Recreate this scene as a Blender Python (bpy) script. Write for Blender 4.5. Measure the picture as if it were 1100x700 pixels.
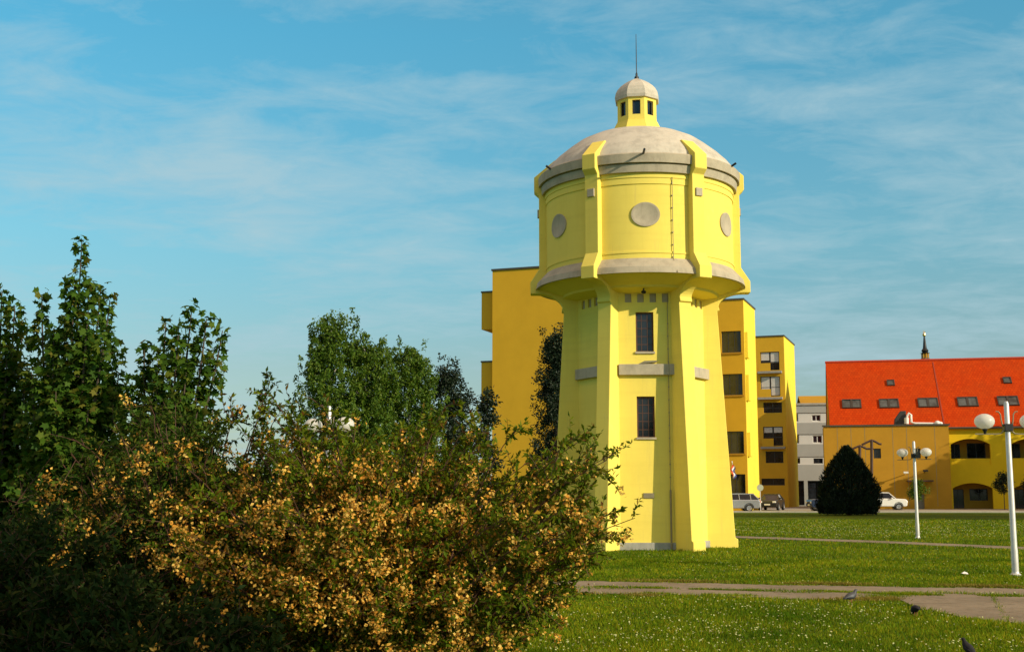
import bpy, math, random
import numpy as np
from mathutils import Matrix, Vector

for o in list(bpy.data.objects):
    bpy.data.objects.remove(o)
SC = bpy.context.scene
COL = SC.collection
R = math.radians

# ------------------------------------------------------------------ camera
FPX, PITCH, EYE = 1308.0, R(7.75), 1.65      # focal length in photo pixels (1100 wide), pitch up, eye height
cam_d = bpy.data.cameras.new('camera')
cam_d.sensor_width = 36.0
cam_d.lens = 36.0 * FPX / 1100.0
cam_d.clip_start, cam_d.clip_end = 0.1, 6000.0
cam = bpy.data.objects.new('camera', cam_d)
COL.objects.link(cam)
cam.location = (0, 0, EYE)
cam.rotation_euler = (R(90) + PITCH, 0, 0)
SC.camera = cam

# ------------------------------------------------------------------ sun, sky, exposure
SUN_AZ, SUN_EL = 55.0, 22.0                  # azimuth from straight behind the camera towards its right hand
sdir = Vector((math.sin(R(SUN_AZ)) * math.cos(R(SUN_EL)), -math.cos(R(SUN_AZ)) * math.cos(R(SUN_EL)), math.sin(R(SUN_EL))))
sun_d = bpy.data.lights.new('sun', 'SUN')
sun_d.energy, sun_d.angle, sun_d.color = 4.9, R(0.53), (1.0, 0.85, 0.63)
sun = bpy.data.objects.new('sun', sun_d)
COL.objects.link(sun)
sun.rotation_euler = sdir.to_track_quat('Z', 'Y').to_euler()
sun.location = (40, -40, 40)

world = bpy.data.worlds.new('World')
SC.world = world
world.use_nodes = True
wt = world.node_tree
wt.nodes.clear()
def wn(t, **k):
    n = wt.nodes.new(t)
    for a, b in k.items():
        setattr(n, a, b)
    return n
wl = wt.links.new
w_out, w_bg = wn('ShaderNodeOutputWorld'), wn('ShaderNodeBackground')
w_sky = wn('ShaderNodeTexSky', sky_type='NISHITA', sun_disc=False, sun_elevation=R(SUN_EL), sun_rotation=R(180 - SUN_AZ),
           altitude=100, air_density=1.0, dust_density=0.6, ozone_density=2.0)
w_bg.inputs['Strength'].default_value = 0.085
w_tint = wn('ShaderNodeMix', data_type='RGBA', blend_type='MULTIPLY')
w_tint.inputs[0].default_value = 1.0
wl(w_sky.outputs[0], w_tint.inputs[6])
# thin cirrus: noise on the direction projected to a flat layer
w_tc, w_sep = wn('ShaderNodeTexCoord'), wn('ShaderNodeSeparateXYZ')
wl(w_tc.outputs['Generated'], w_sep.inputs[0])
def wm(op, a, b=None):
    n = wn('ShaderNodeMath', operation=op)
    for i, v in enumerate((a, b)):
        if v is None: continue
        if isinstance(v, (int, float)): n.inputs[i].default_value = v
        else: wl(v, n.inputs[i])
    return n.outputs[0]
# colour of the clear sky by elevation (ramp values are a quarter of the factor)
w_rt = wn('ShaderNodeValToRGB')
_e = w_rt.color_ramp.elements
while len(_e) < 4: _e.new(0.5)
for _i, (_p, _k) in enumerate(((0.02, (.92, .98, .90)), (0.10, (1.02, 1.16, 1.05)), (0.20, (.88, 1.64, 1.48)), (0.36, (.40, 1.92, 1.90)))):
    _e[_i].position = _p; _e[_i].color = (*[q / 2 for q in _k], 1)
wl(w_sep.outputs[2], w_rt.inputs[0])
w_x2 = wn('ShaderNodeVectorMath', operation='SCALE'); w_x2.inputs['Scale'].default_value = 2.0
wl(w_rt.outputs[0], w_x2.inputs[0]); wl(w_x2.outputs[0], w_tint.inputs[7])
w_h = wm('ADD', wm('MAXIMUM', w_sep.outputs[2], 0.0), 0.10)
w_cx, w_cy = wm('DIVIDE', w_sep.outputs[0], w_h), wm('DIVIDE', w_sep.outputs[1], w_h)
w_cmb = wn('ShaderNodeCombineXYZ')
wl(w_cx, w_cmb.inputs[0]); wl(w_cy, w_cmb.inputs[1])
w_map = wn('ShaderNodeMapping')
w_map.inputs['Location'].default_value = (3.1, 1.7, 0.4)
w_map.inputs['Rotation'].default_value = (0, 0, R(14))
w_map.inputs['Scale'].default_value = (0.8, 1.05, 1)
wl(w_cmb.outputs[0], w_map.inputs[0])
w_n1 = wn('ShaderNodeTexNoise')
w_n1.inputs['Scale'].default_value, w_n1.inputs['Detail'].default_value = 1.15, 8
w_n1.inputs['Roughness'].default_value, w_n1.inputs['Distortion'].default_value = 0.58, 0.35
wl(w_map.outputs[0], w_n1.inputs['Vector'])
w_r1 = wn('ShaderNodeMapRange')
for i, v in ((1, 0.42), (2, 0.74), (3, 0.14), (4, 0.80)):
    w_r1.inputs[i].default_value = v
w_n2 = wn('ShaderNodeTexNoise')                # fine wisps inside the soft cloud
w_n2.inputs['Scale'].default_value, w_n2.inputs['Detail'].default_value = 5.5, 8
w_n2.inputs['Roughness'].default_value, w_n2.inputs['Distortion'].default_value = 0.66, 0.5
wl(w_map.outputs[0], w_n2.inputs['Vector'])
wl(wm('ADD', w_n1.outputs[0], wm('MULTIPLY', wm('SUBTRACT', w_n2.outputs[0], 0.5), 0.58)), w_r1.inputs[0])
w_mixc = wn('ShaderNodeMix', data_type='RGBA')
wl(w_r1.outputs[0], w_mixc.inputs[0])
wl(w_tint.outputs[2], w_mixc.inputs[6])
w_mixc.inputs[7].default_value = (5.0, 7.1, 7.9, 1)
# warm bright overhead band, out of view, added to lift the shaded walls
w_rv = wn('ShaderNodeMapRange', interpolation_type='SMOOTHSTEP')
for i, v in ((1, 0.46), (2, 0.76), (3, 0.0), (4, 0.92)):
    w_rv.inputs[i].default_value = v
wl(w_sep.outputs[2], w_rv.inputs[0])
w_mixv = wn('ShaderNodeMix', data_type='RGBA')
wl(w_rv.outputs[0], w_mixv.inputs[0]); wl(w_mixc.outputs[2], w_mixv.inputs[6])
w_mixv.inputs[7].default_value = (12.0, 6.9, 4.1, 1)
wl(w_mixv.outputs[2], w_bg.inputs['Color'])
wl(w_bg.outputs[0], w_out.inputs['Surface'])

SC.view_settings.view_transform = 'Standard'
SC.view_settings.look = 'None'
SC.view_settings.exposure = 0.0
SC.view_settings.gamma = 1.0
SC.view_settings.use_curve_mapping = False
SC.render.engine = 'CYCLES'
SC.cycles.max_bounces = 6
SC.cycles.transparent_max_bounces = 8

# ------------------------------------------------------------------ photo pixel -> world helpers (photo is 1100 x 700)
_c, _s = math.cos(PITCH), math.sin(PITCH)
def ray(px, py):
    x, y = (px - 550) / FPX, (350 - py) / FPX
    return x, _c - y * _s, _s + y * _c
def at(px, py, Y):
    x, d, z = ray(px, py)
    t = Y / d
    return Vector((x * t, Y, EYE + z * t))
def gr(px, py, z0=0.0):
    x, d, z = ray(px, py)
    t = (z0 - EYE) / z
    return Vector((x * t, d * t, z0))
class Frame:
    """a vertical facade: origin on the ground, turned by rot about z; hit() gives (along, height) where a sight line meets it"""
    def __init__(s, ox, oy, rot):
        s.o, s.rot = Vector((ox, oy, 0)), rot
        s.u = Vector((math.cos(rot), math.sin(rot), 0))
        s.n = Vector((-math.sin(rot), math.cos(rot), 0))
    def hit(s, px, py, depth=0.0):
        x, d, z = ray(px, py)
        v = Vector((x, d, z))
        t = ((s.o + s.n * depth).dot(s.n)) / v.dot(s.n)
        p = Vector((0, 0, EYE)) + v * t
        return (p - s.o).dot(s.u), p.z

# ------------------------------------------------------------------ mesh builder
class MB:
    def __init__(s):
        s.v, s.f = [], []
    def add(s, vs, fs, M=None):
        k = len(s.v)
        for p in vs:
            p = Vector(p)
            s.v.append(tuple(M @ p) if M is not None else tuple(p))
        for f in fs:
            s.f.append([i + k for i in f])
        return s
    def box(s, x0, x1, y0, y1, z0, z1, M=None):
        vs = [(x, y, z) for z in (z0, z1) for y in (y0, y1) for x in (x0, x1)]
        return s.add(vs, [(0, 2, 3, 1), (4, 5, 7, 6), (0, 1, 5, 4), (2, 6, 7, 3), (0, 4, 6, 2), (1, 3, 7, 5)], M)
    def prism(s, poly, a, b, plane='xz', M=None):
        """poly extruded from a to b along the axis missing from plane"""
        n = len(poly)
        def mk(p, t):
            if plane == 'xz': return (p[0], t, p[1])
            if plane == 'yz': return (t, p[0], p[1])
            return (p[0], p[1], t)
        vs = [mk(p, a) for p in poly] + [mk(p, b) for p in poly]
        fs = [tuple(range(n))[::-1], tuple(range(n, 2 * n))] + [(i, (i + 1) % n, n + (i + 1) % n, n + i) for i in range(n)]
        return s.add(vs, fs, M)
    def lathe(s, prof, seg=48, phase=0.0, M=None, sx=1, sy=1, close=False):
        vs, fs = [], []
        for r, z in prof:
            for i in range(seg):
                a = phase + 2 * math.pi * i / seg
                vs.append((sx * r * math.sin(a), -sy * r * math.cos(a), z))
        for j in range(len(prof) - 1):
            for i in range(seg):
                i2 = (i + 1) % seg
                fs.append((j * seg + i, j * seg + i2, (j + 1) * seg + i2, (j + 1) * seg + i))
        if close:
            fs.append(tuple(range(seg))[::-1])
            fs.append(tuple(range((len(prof) - 1) * seg, len(prof) * seg)))
        return s.add(vs, fs, M)
    def tube(s, pts, rad, seg=6, M=None, cap=True, squash=None):
        pts = [Vector(p) for p in pts]
        n = len(pts)
        rad = rad if isinstance(rad, (list, tuple)) else [rad] * n
        vs, fs = [], []
        up = Vector((0, 0, 1)) if abs((pts[-1] - pts[0]).normalized().z) < 0.95 else Vector((0, 1, 0))
        for i, p in enumerate(pts):
            t = (pts[min(i + 1, n - 1)] - pts[max(i - 1, 0)]).normalized()
            a = t.cross(up)
            if a.length < 1e-4: a = t.cross(Vector((1, 0, 0)))
            a.normalize(); b = a.cross(t).normalized()
            q = squash[i] if squash else (1, 1)
            for k in range(seg):
                th = 2 * math.pi * k / seg
                vs.append(tuple(p + a * (rad[i] * q[0] * math.cos(th)) + b * (rad[i] * q[1] * math.sin(th))))
        for i in range(n - 1):
            for k in range(seg):
                k2 = (k + 1) % seg
                fs.append((i * seg + k, i * seg + k2, (i + 1) * seg + k2, (i + 1) * seg + k))
        if cap:
            fs.append(tuple(range(seg))[::-1]); fs.append(tuple(range((n - 1) * seg, n * seg)))
        return s.add(vs, fs, M)
    def ball(s, c, rx, ry, rz, seg=24, rings=14, M=None):
        vs, fs = [], []
        for j in range(rings + 1):
            ph = math.pi * j / rings
            for i in range(seg):
                a = 2 * math.pi * i / seg
                vs.append((c[0] + rx * math.sin(ph) * math.cos(a), c[1] + ry * math.sin(ph) * math.sin(a), c[2] + rz * math.cos(ph)))
        for j in range(rings):
            for i in range(seg):
                i2 = (i + 1) % seg
                fs.append((j * seg + i, (j + 1) * seg + i, (j + 1) * seg + i2, j * seg + i2))
        return s.add(vs, fs, M)
    def holed(s, x0, x1, z0, z1, holes, depth, M=None, y=0.0):
        """wall face at y (looking to -y) with rectangular holes and their reveals going back by depth"""
        xs = sorted({x0, x1, *[h[0] for h in holes], *[h[1] for h in holes]})
        zs = sorted({z0, z1, *[h[2] for h in holes], *[h[3] for h in holes]})
        for a, b in zip(xs, xs[1:]):
            for c, d in zip(zs, zs[1:]):
                mx, mz = (a + b) / 2, (c + d) / 2
                if any(h[0] < mx < h[1] and h[2] < mz < h[3] for h in holes): continue
                s.add([(a, y, c), (b, y, c), (b, y, d), (a, y, d)], [(0, 1, 2, 3)], M)
        for a, b, c, d in holes:
            e = y + depth
            s.add([(a, y, c), (b, y, c), (b, y, d), (a, y, d), (a, e, c), (b, e, c), (b, e, d), (a, e, d)],
                  [(0, 4, 5, 1), (1, 5, 6, 2), (2, 6, 7, 3), (3, 7, 4, 0)], M)
        return s
    def build(s, name, mat, parent=None, smooth=None, bevel=None):
        me = bpy.data.meshes.new(name)
        me.from_pydata(s.v, [], s.f)
        me.update()
        if smooth is not None:
            me.shade_smooth()
            me.set_sharp_from_angle(angle=R(smooth))
        me.materials.append(mat)
        o = bpy.data.objects.new(name, me)
        COL.objects.link(o)
        if parent is not None: o.parent = parent
        if bevel:
            m = o.modifiers.new('bevel', 'BEVEL')
            m.width, m.segments, m.limit_method, m.angle_limit = bevel, 2, 'ANGLE', R(40)
        return o

def tag(o, label=None, cat=None, group=None, kind=None):
    if label: o['label'] = label
    if cat: o['category'] = cat
    if group: o['group'] = group
    if kind: o['kind'] = kind
    return o
def empty(name, loc, rot=0.0, label=None, cat=None, group=None):
    o = bpy.data.objects.new(name, None)
    COL.objects.link(o)
    o.location, o.rotation_euler = loc, (0, 0, rot)
    o.empty_display_size = 0.3
    return tag(o, label, cat, group)
def copy_tree(o, parent=None):
    c = o.copy()
    COL.objects.link(c)
    if parent is not None: c.parent = parent
    for ch in [x for x in COL.objects if x.parent == o]:
        copy_tree(ch, c)
    return c

# ------------------------------------------------------------------ materials
def nt(name):
    m = bpy.data.materials.new(name)
    m.use_nodes = True
    t = m.node_tree
    return m, t, t.nodes['Principled BSDF']
def node(t, kind, **k):
    n = t.nodes.new(kind)
    for a, b in k.items(): setattr(n, a, b)
    return n
def noise(t, scale, detail=5, rough=0.6, stretch=None, coord='Object', dist=0.0):
    tc = node(t, 'ShaderNodeTexCoord')
    n = node(t, 'ShaderNodeTexNoise')
    n.inputs['Scale'].default_value, n.inputs['Detail'].default_value = scale, detail
    n.inputs['Roughness'].default_value, n.inputs['Distortion'].default_value = rough, dist
    if stretch:
        mp = node(t, 'ShaderNodeMapping')
        mp.inputs['Scale'].default_value = stretch
        t.links.new(tc.outputs[coord], mp.inputs[0]); t.links.new(mp.outputs[0], n.inputs['Vector'])
    else:
        t.links.new(tc.outputs[coord], n.inputs['Vector'])
    return n.outputs[0]
def ramp(t, fac, stops):
    r = node(t, 'ShaderNodeValToRGB')
    e = r.color_ramp.elements
    while len(e) < len(stops): e.new(0.5)
    for i, (p, c) in enumerate(stops):
        e[i].position, e[i].color = p, (*c, 1)
    t.links.new(fac, r.inputs[0])
    return r.outputs[0]
def mix(t, fac, a, b, mode='MIX'):
    m = node(t, 'ShaderNodeMix', data_type='RGBA', blend_type=mode)
    for i, v in ((0, fac), (6, a), (7, b)):
        if isinstance(v, (int, float)): m.inputs[i].default_value = v
        elif isinstance(v, tuple): m.inputs[i].default_value = (*v, 1)
        else: t.links.new(v, m.inputs[i])
    return m.outputs[2]
def bump(t, b, h, strength, dist=0.02):
    n = node(t, 'ShaderNodeBump')
    n.inputs['Strength'].default_value, n.inputs['Distance'].default_value = strength, dist
    t.links.new(h, n.inputs['Height']); t.links.new(n.outputs[0], b.inputs['Normal'])
def scale_c(c, k): return tuple(min(1, x * k) for x in c)
def stucco(name, c, var=0.14, streak=0.25, dirt=(0.30, 0.26, 0.12)):
    m, t, b = nt(name)
    n1 = noise(t, 0.55, 6, 0.65)
    col = ramp(t, n1, [(0.3, scale_c(c, 1 - var)), (0.55, c), (0.75, scale_c(c, 1 + var * 0.6))])
    st = ramp(t, noise(t, 1.6, 5, 0.7, stretch=(2.2, 2.2, 0.22)), [(0.52, (0, 0, 0)), (0.85, (1, 1, 1))])
    f = node(t, 'ShaderNodeMath', operation='MULTIPLY'); f.inputs[1].default_value = streak
    t.links.new(st, f.inputs[0])
    col = mix(t, f.outputs[0], col, scale_c(tuple(a * d for a, d in zip(c, (0.75, 0.72, 0.6))), 1.0))
    t.links.new(col, b.inputs['Base Color'])
    b.inputs['Roughness'].default_value = 0.9
    b.inputs['Specular IOR Level'].default_value = 0.06
    bump(t, b, noise(t, 38, 4, 0.7), 0.25, 0.01)
    return m
def concrete(name, c, stain=0.5):
    m, t, b = nt(name)
    col = ramp(t, noise(t, 2.4, 7, 0.7), [(0.28, scale_c(c, 0.72)), (0.5, c), (0.75, scale_c(c, 1.15))])
    st = ramp(t, noise(t, 3.2, 6, 0.75, stretch=(1.8, 1.8, 0.35)), [(0.5, (0, 0, 0)), (0.75, (1, 1, 1))])
    f = node(t, 'ShaderNodeMath', operation='MULTIPLY'); f.inputs[1].default_value = stain
    t.links.new(st, f.inputs[0])
    col = mix(t, f.outputs[0], col, scale_c(c, 0.45))
    t.links.new(col, b.inputs['Base Color'])
    b.inputs['Roughness'].default_value = 0.92
    bump(t, b, noise(t, 26, 6, 0.7), 0.35, 0.012)
    return m
def plain(name, c, rough=0.6, metal=0.0, var=0.1, sc=6.0):
    m, t, b = nt(name)
    t.links.new(ramp(t, noise(t, sc, 4), [(0.3, scale_c(c, 1 - var)), (0.7, scale_c(c, 1 + var))]), b.inputs['Base Color'])
    b.inputs['Roughness'].default_value, b.inputs['Metallic'].default_value = rough, metal
    return m
def glass(name, c=(0.012, 0.014, 0.018), rough=0.06):
    m, t, b = nt(name)
    t.links.new(ramp(t, noise(t, 1.1, 3), [(0.35, scale_c(c, 0.5)), (0.65, scale_c(c, 1.8))]), b.inputs['Base Color'])
    b.inputs['Roughness'].default_value = rough
    b.inputs['Specular IOR Level'].default_value = 0.5
    return m
def leaf_mat(name, stops, trans=0.35, rough=0.5, spec=0.25):
    m, t, b = nt(name)
    g = node(t, 'ShaderNodeNewGeometry')
    col = ramp(t, g.outputs['Random Per Island'], stops)
    t.links.new(col, b.inputs['Base Color'])
    b.inputs['Roughness'].default_value = rough
    b.inputs['Specular IOR Level'].default_value = spec
    tr = node(t, 'ShaderNodeBsdfTranslucent')
    t.links.new(col, tr.inputs[0])
    mx = node(t, 'ShaderNodeMixShader'); mx.inputs[0].default_value = trans
    t.links.new(b.outputs[0], mx.inputs[1]); t.links.new(tr.outputs[0], mx.inputs[2])
    t.links.new(mx.outputs[0], t.nodes['Material Output'].inputs['Surface'])
    return m

M = {}
M['tower'] = stucco('tower_stucco', (0.86, 0.69, 0.135), 0.07, 0.30)
def weather(m, amount):
    t = m.node_tree; b = t.nodes['Principled BSDF']
    src = b.inputs['Base Color'].links[0].from_socket
    v = ramp(t, noise(t, 2.6, 7, 0.72, stretch=(3.0, 3.0, 0.16)), [(0.56, (0, 0, 0)), (0.80, (1, 1, 1))])
    h = ramp(t, noise(t, 1.3, 4, 0.6, stretch=(0.25, 0.25, 5.0)), [(0.50, (0, 0, 0)), (0.72, (1, 1, 1))])
    p = ramp(t, noise(t, 1.1, 8, 0.75, dist=0.8), [(0.58, (0, 0, 0)), (0.70, (1, 1, 1))])
    c = src
    for f, k, col in ((v, amount, (0.60, 0.47, 0.16)), (h, amount * .55, (0.72, 0.56, 0.11)), (p, amount * .6, (0.86, 0.74, 0.24))):
        q = node(t, 'ShaderNodeMath', operation='MULTIPLY'); q.inputs[1].default_value = k
        t.links.new(f, q.inputs[0])
        c = mix(t, q.outputs[0], c, col)
    t.links.new(c, b.inputs['Base Color'])
weather(M['tower'], 0.5)
M['concrete'] = concrete('weathered_concrete', (0.43, 0.37, 0.265), 0.4)
M['dome'] = concrete('dome_concrete', (0.52, 0.475, 0.385), 0.35)
M['plinth'] = concrete('plinth_concrete', (0.36, 0.35, 0.30))
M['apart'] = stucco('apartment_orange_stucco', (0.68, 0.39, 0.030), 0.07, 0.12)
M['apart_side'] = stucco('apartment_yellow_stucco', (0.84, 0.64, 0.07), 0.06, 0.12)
M['ochre'] = stucco('ochre_stucco', (0.46, 0.247, 0.028), 0.10, 0.2)
M['yellow'] = stucco('bright_yellow_stucco', (0.80, 0.55, 0.02), 0.08, 0.15)
M['grey_wall'] = stucco('pale_grey_stucco', (0.34, 0.335, 0.31), 0.08, 0.2)
M['white_wall'] = stucco('off_white_stucco', (0.56, 0.54, 0.50), 0.06, 0.15)
M['coping'] = plain('dark_metal_coping', (0.06, 0.055, 0.04), 0.5)
M['glass'] = glass('dark_glass')
M['skyglass'] = glass('skylight_glass', (0.05, 0.06, 0.06), 0.12)
M['brown_frame'] = plain('rusty_brown_frame', (0.09, 0.035, 0.018), 0.6, 0, 0.3)
M['dark_frame'] = plain('dark_frame', (0.035, 0.03, 0.025), 0.5)
M['white_paint'] = plain('white_paint', (0.78, 0.77, 0.72), 0.45, 0, 0.04)
M['pole'] = plain('galvanised_pole', (0.62, 0.60, 0.56), 0.4, 0.2, 0.1)
M['black_metal'] = plain('black_metal', (0.02, 0.02, 0.02), 0.45, 0.4)
M['bracket'] = plain('tan_painted_metal', (0.26, 0.22, 0.13), 0.5, 0.2)
M['globe'] = leaf_mat('opal_globe', [(0.0, (0.86, 0.84, 0.78)), (1.0, (0.86, 0.84, 0.78))], 0.5, 0.25, 0.4)
M['wood'] = plain('dark_brown_timber', (0.055, 0.025, 0.015), 0.7, 0, 0.3)
M['bark'] = concrete('bark', (0.085, 0.06, 0.04), 0.5)
M['birch_bark'] = concrete('birch_bark', (0.45, 0.42, 0.38), 0.7)
M['stem'] = plain('red_brown_stem', (0.075, 0.032, 0.016), 0.8, 0, 0.35, 14)
M['rubber'] = plain('rubber', (0.018, 0.018, 0.018), 0.8)
M['rim'] = plain('alloy_rim', (0.45, 0.45, 0.46), 0.3, 0.8)
M['lamp_red'] = plain('red_lens', (0.45, 0.02, 0.01), 0.2)
M['lamp_clear'] = plain('clear_lens', (0.75, 0.75, 0.72), 0.15)
M['curtain'] = plain('pale_curtain', (0.62, 0.58, 0.52), 0.9)
M['paper'] = plain('white_paper', (0.75, 0.73, 0.68), 0.8)
M['pave'] = concrete('asphalt_street', (0.30, 0.27, 0.21), 0.25)
M['kerb'] = concrete('kerb_stone', (0.34, 0.32, 0.27), 0.3)

def roof_mat():
    m, t, b = nt('red_roof_tiles')
    tc = node(t, 'ShaderNodeTexCoord')
    bw = node(t, 'ShaderNodeTexBrick')
    bw.inputs['Scale'].default_value = 1.0
    for k, v in (('Brick Width', 0.30), ('Row Height', 0.34), ('Mortar Size', 0.012), ('Mortar Smooth', 0.4)):
        bw.inputs[k].default_value = v
    bw.inputs['Color1'].default_value = (0.56, 0.052, 0.004, 1)
    bw.inputs['Color2'].default_value = (0.46, 0.038, 0.003, 1)
    bw.inputs['Mortar'].default_value = (0.24, 0.012, 0.002, 1)
    mp = node(t, 'ShaderNodeMapping')
    t.links.new(tc.outputs['UV'], mp.inputs[0]); t.links.new(mp.outputs[0], bw.inputs['Vector'])
    col = mix(t, ramp(t, noise(t, 0.35, 6, 0.7), [(0.35, (0, 0, 0)), (0.75, (0.4, 0.4, 0.4))]), bw.outputs[0], (0.36, 0.062, 0.010))
    col = mix(t, ramp(t, noise(t, 1.4, 6, 0.75, stretch=(2.0, .35, .35)), [(0.5, (0, 0, 0)), (0.8, (.3, .3, .3))]), col, (0.24, 0.03, 0.006))
    t.links.new(col, b.inputs['Base Color'])
    b.inputs['Roughness'].default_value = 0.85
    b.inputs['Specular IOR Level'].default_value = 0.05
    bump(t, b, bw.outputs[1], -0.6, 0.03)
    return m
M['roof'] = roof_mat()

def ground_mat():
    m, t, b = nt('lawn_soil')
    n1 = noise(t, 0.16, 6, 0.62)
    n2 = noise(t, 2.3, 6, 0.7)
    n3 = noise(t, 55, 3, 0.7)
    a = ramp(t, n1, [(0.35, (0.060, 0.115, 0.004)), (0.55, (0.095, 0.155, 0.005)), (0.72, (0.15, 0.17, 0.008))])
    c = mix(t, 0.55, a, ramp(t, n2, [(0.3, (0.35, 0.42, 0.30)), (0.7, (1.35, 1.25, 1.0))]), 'MULTIPLY')
    c = mix(t, 0.5, c, ramp(t, n3, [(0.3, (0.45, 0.5, 0.4)), (0.7, (1.4, 1.35, 1.2))]), 'MULTIPLY')
    t.links.new(c, b.inputs['Base Color'])
    b.inputs['Roughness'].default_value = 0.95
    b.inputs['Specular IOR Level'].default_value = 0.1
    bump(t, b, n3, 0.8, 0.06)
    return m
M['ground'] = ground_mat()
def path_mat():
    m, t, b = nt('worn_concrete_path')
    c = ramp(t, noise(t, 0.7, 8, 0.7), [(0.3, (0.15, 0.115, 0.065)), (0.5, (0.22, 0.172, 0.105)), (0.72, (0.28, 0.225, 0.145))])
    c = mix(t, ramp(t, noise(t, 5.0, 6, 0.75), [(0.50, (0, 0, 0)), (0.66, (0.8, 0.8, 0.8))]), c, (0.11, 0.085, 0.035))
    t.links.new(c, b.inputs['Base Color'])
    b.inputs['Roughness'].default_value = 0.95
    bump(t, b, noise(t, 30, 6, 0.7), 0.5, 0.015)
    return m
M['path'] = path_mat()

M['grass'] = leaf_mat('grass_blades', [(0.0, (0.064, 0.140, 0.003)), (0.45, (0.128, 0.218, 0.005)), (0.8, (0.205, 0.265, 0.008)), (1.0, (0.32, 0.26, 0.015))], 0.3, 0.6)
def patchy(m, sc, lo, hi):
    t = m.node_tree; b = t.nodes['Principled BSDF']
    src = b.inputs['Base Color'].links[0].from_socket
    f = ramp(t, noise(t, sc, 5, 0.6), [(0.32, lo), (0.68, hi)])
    c = mix(t, 1.0, src, f, 'MULTIPLY')
    t.links.new(c, b.inputs['Base Color'])
    for n in t.nodes:
        if n.bl_idname == 'ShaderNodeBsdfTranslucent': t.links.new(c, n.inputs[0])
    b.inputs['Specular IOR Level'].default_value = 0.04
patchy(M['grass'], 0.45, (0.48, 0.62, 0.5), (1.55, 1.28, 1.4))
M['dry'] = leaf_mat('dry_grass_blades', [(0.0, (0.14, 0.12, 0.015)), (0.6, (0.24, 0.19, 0.03)), (1.0, (0.32, 0.25, 0.06))], 0.3, 0.7, 0.04)
M['daisy'] = plain('daisy_petals', (0.40, 0.42, 0.19), 0.8, 0, 0.15)
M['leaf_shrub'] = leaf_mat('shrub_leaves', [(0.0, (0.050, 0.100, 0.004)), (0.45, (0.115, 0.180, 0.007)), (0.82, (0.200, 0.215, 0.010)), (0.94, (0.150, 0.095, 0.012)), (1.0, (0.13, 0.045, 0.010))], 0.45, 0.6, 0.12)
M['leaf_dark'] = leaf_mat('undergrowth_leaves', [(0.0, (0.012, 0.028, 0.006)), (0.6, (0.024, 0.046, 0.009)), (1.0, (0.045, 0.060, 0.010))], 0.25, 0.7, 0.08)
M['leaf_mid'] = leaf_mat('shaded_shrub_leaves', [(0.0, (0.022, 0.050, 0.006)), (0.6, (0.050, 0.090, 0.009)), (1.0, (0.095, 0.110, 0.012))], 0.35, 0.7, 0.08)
M['blossom'] = leaf_mat('orange_yellow_blossom', [(0.0, (0.62, 0.27, 0.035)), (0.45, (0.82, 0.45, 0.075)), (1.0, (0.90, 0.64, 0.17))], 0.35, 0.8, 0.05)
M['leaf_maple'] = leaf_mat('maple_leaves', [(0.0, (0.028, 0.075, 0.006)), (0.5, (0.056, 0.125, 0.010)), (0.85, (0.100, 0.160, 0.014)), (1.0, (0.16, 0.15, 0.02))], 0.38, 0.6, 0.15)
M['leaf_birch'] = leaf_mat('birch_leaves', [(0.0, (0.040, 0.095, 0.006)), (0.5, (0.080, 0.155, 0.010)), (1.0, (0.145, 0.205, 0.018))], 0.35)
M['leaf_ever'] = leaf_mat('dark_evergreen_leaves', [(0.0, (0.007, 0.016, 0.008)), (0.6, (0.014, 0.028, 0.012)), (1.0, (0.03, 0.05, 0.02))], 0.15)
M['leaf_conifer'] = leaf_mat('juniper_sprays', [(0.0, (0.005, 0.011, 0.005)), (0.7, (0.011, 0.021, 0.008)), (1.0, (0.028, 0.040, 0.014))], 0.05)

# ------------------------------------------------------------------ leaf meshes
T_RHOMB = (np.array([(0, 0, 0), (.45, -.5, .10), (1, 0, -.05), (.45, .5, .10)], float), [(0, 1, 2), (0, 2, 3)])
T_MAPLE = (np.array([(.38, 0, .03), (0, 0, 0), (.10, -.42, -.02), (.38, -.30, .02), (.60, -.62, -.10), (.66, -.22, .02), (1.02, 0, -.10), (.66, .22, .02), (.60, .62, -.10), (.38, .30, .02), (.10, .42, -.02)], float),
           [(0, i, i + 1) for i in range(1, 10)] + [(0, 10, 1)])
T_BLADE = (np.array([(0, -.5, 0), (0, .5, 0), (.55, .32, .06), (.55, -.32, .06), (1, 0, .30)], float), [(0, 1, 2), (0, 2, 3), (3, 2, 4)])
T_HEX = (np.array([(.5 + .5 * math.cos(k * math.pi / 3), .5 * math.sin(k * math.pi / 3), 0) for k in range(6)], float), [(0, 1, 2), (0, 2, 3), (0, 3, 4), (0, 4, 5)])
def unit(a):
    return a / np.maximum(np.linalg.norm(a, axis=1, keepdims=True), 1e-9)
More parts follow.
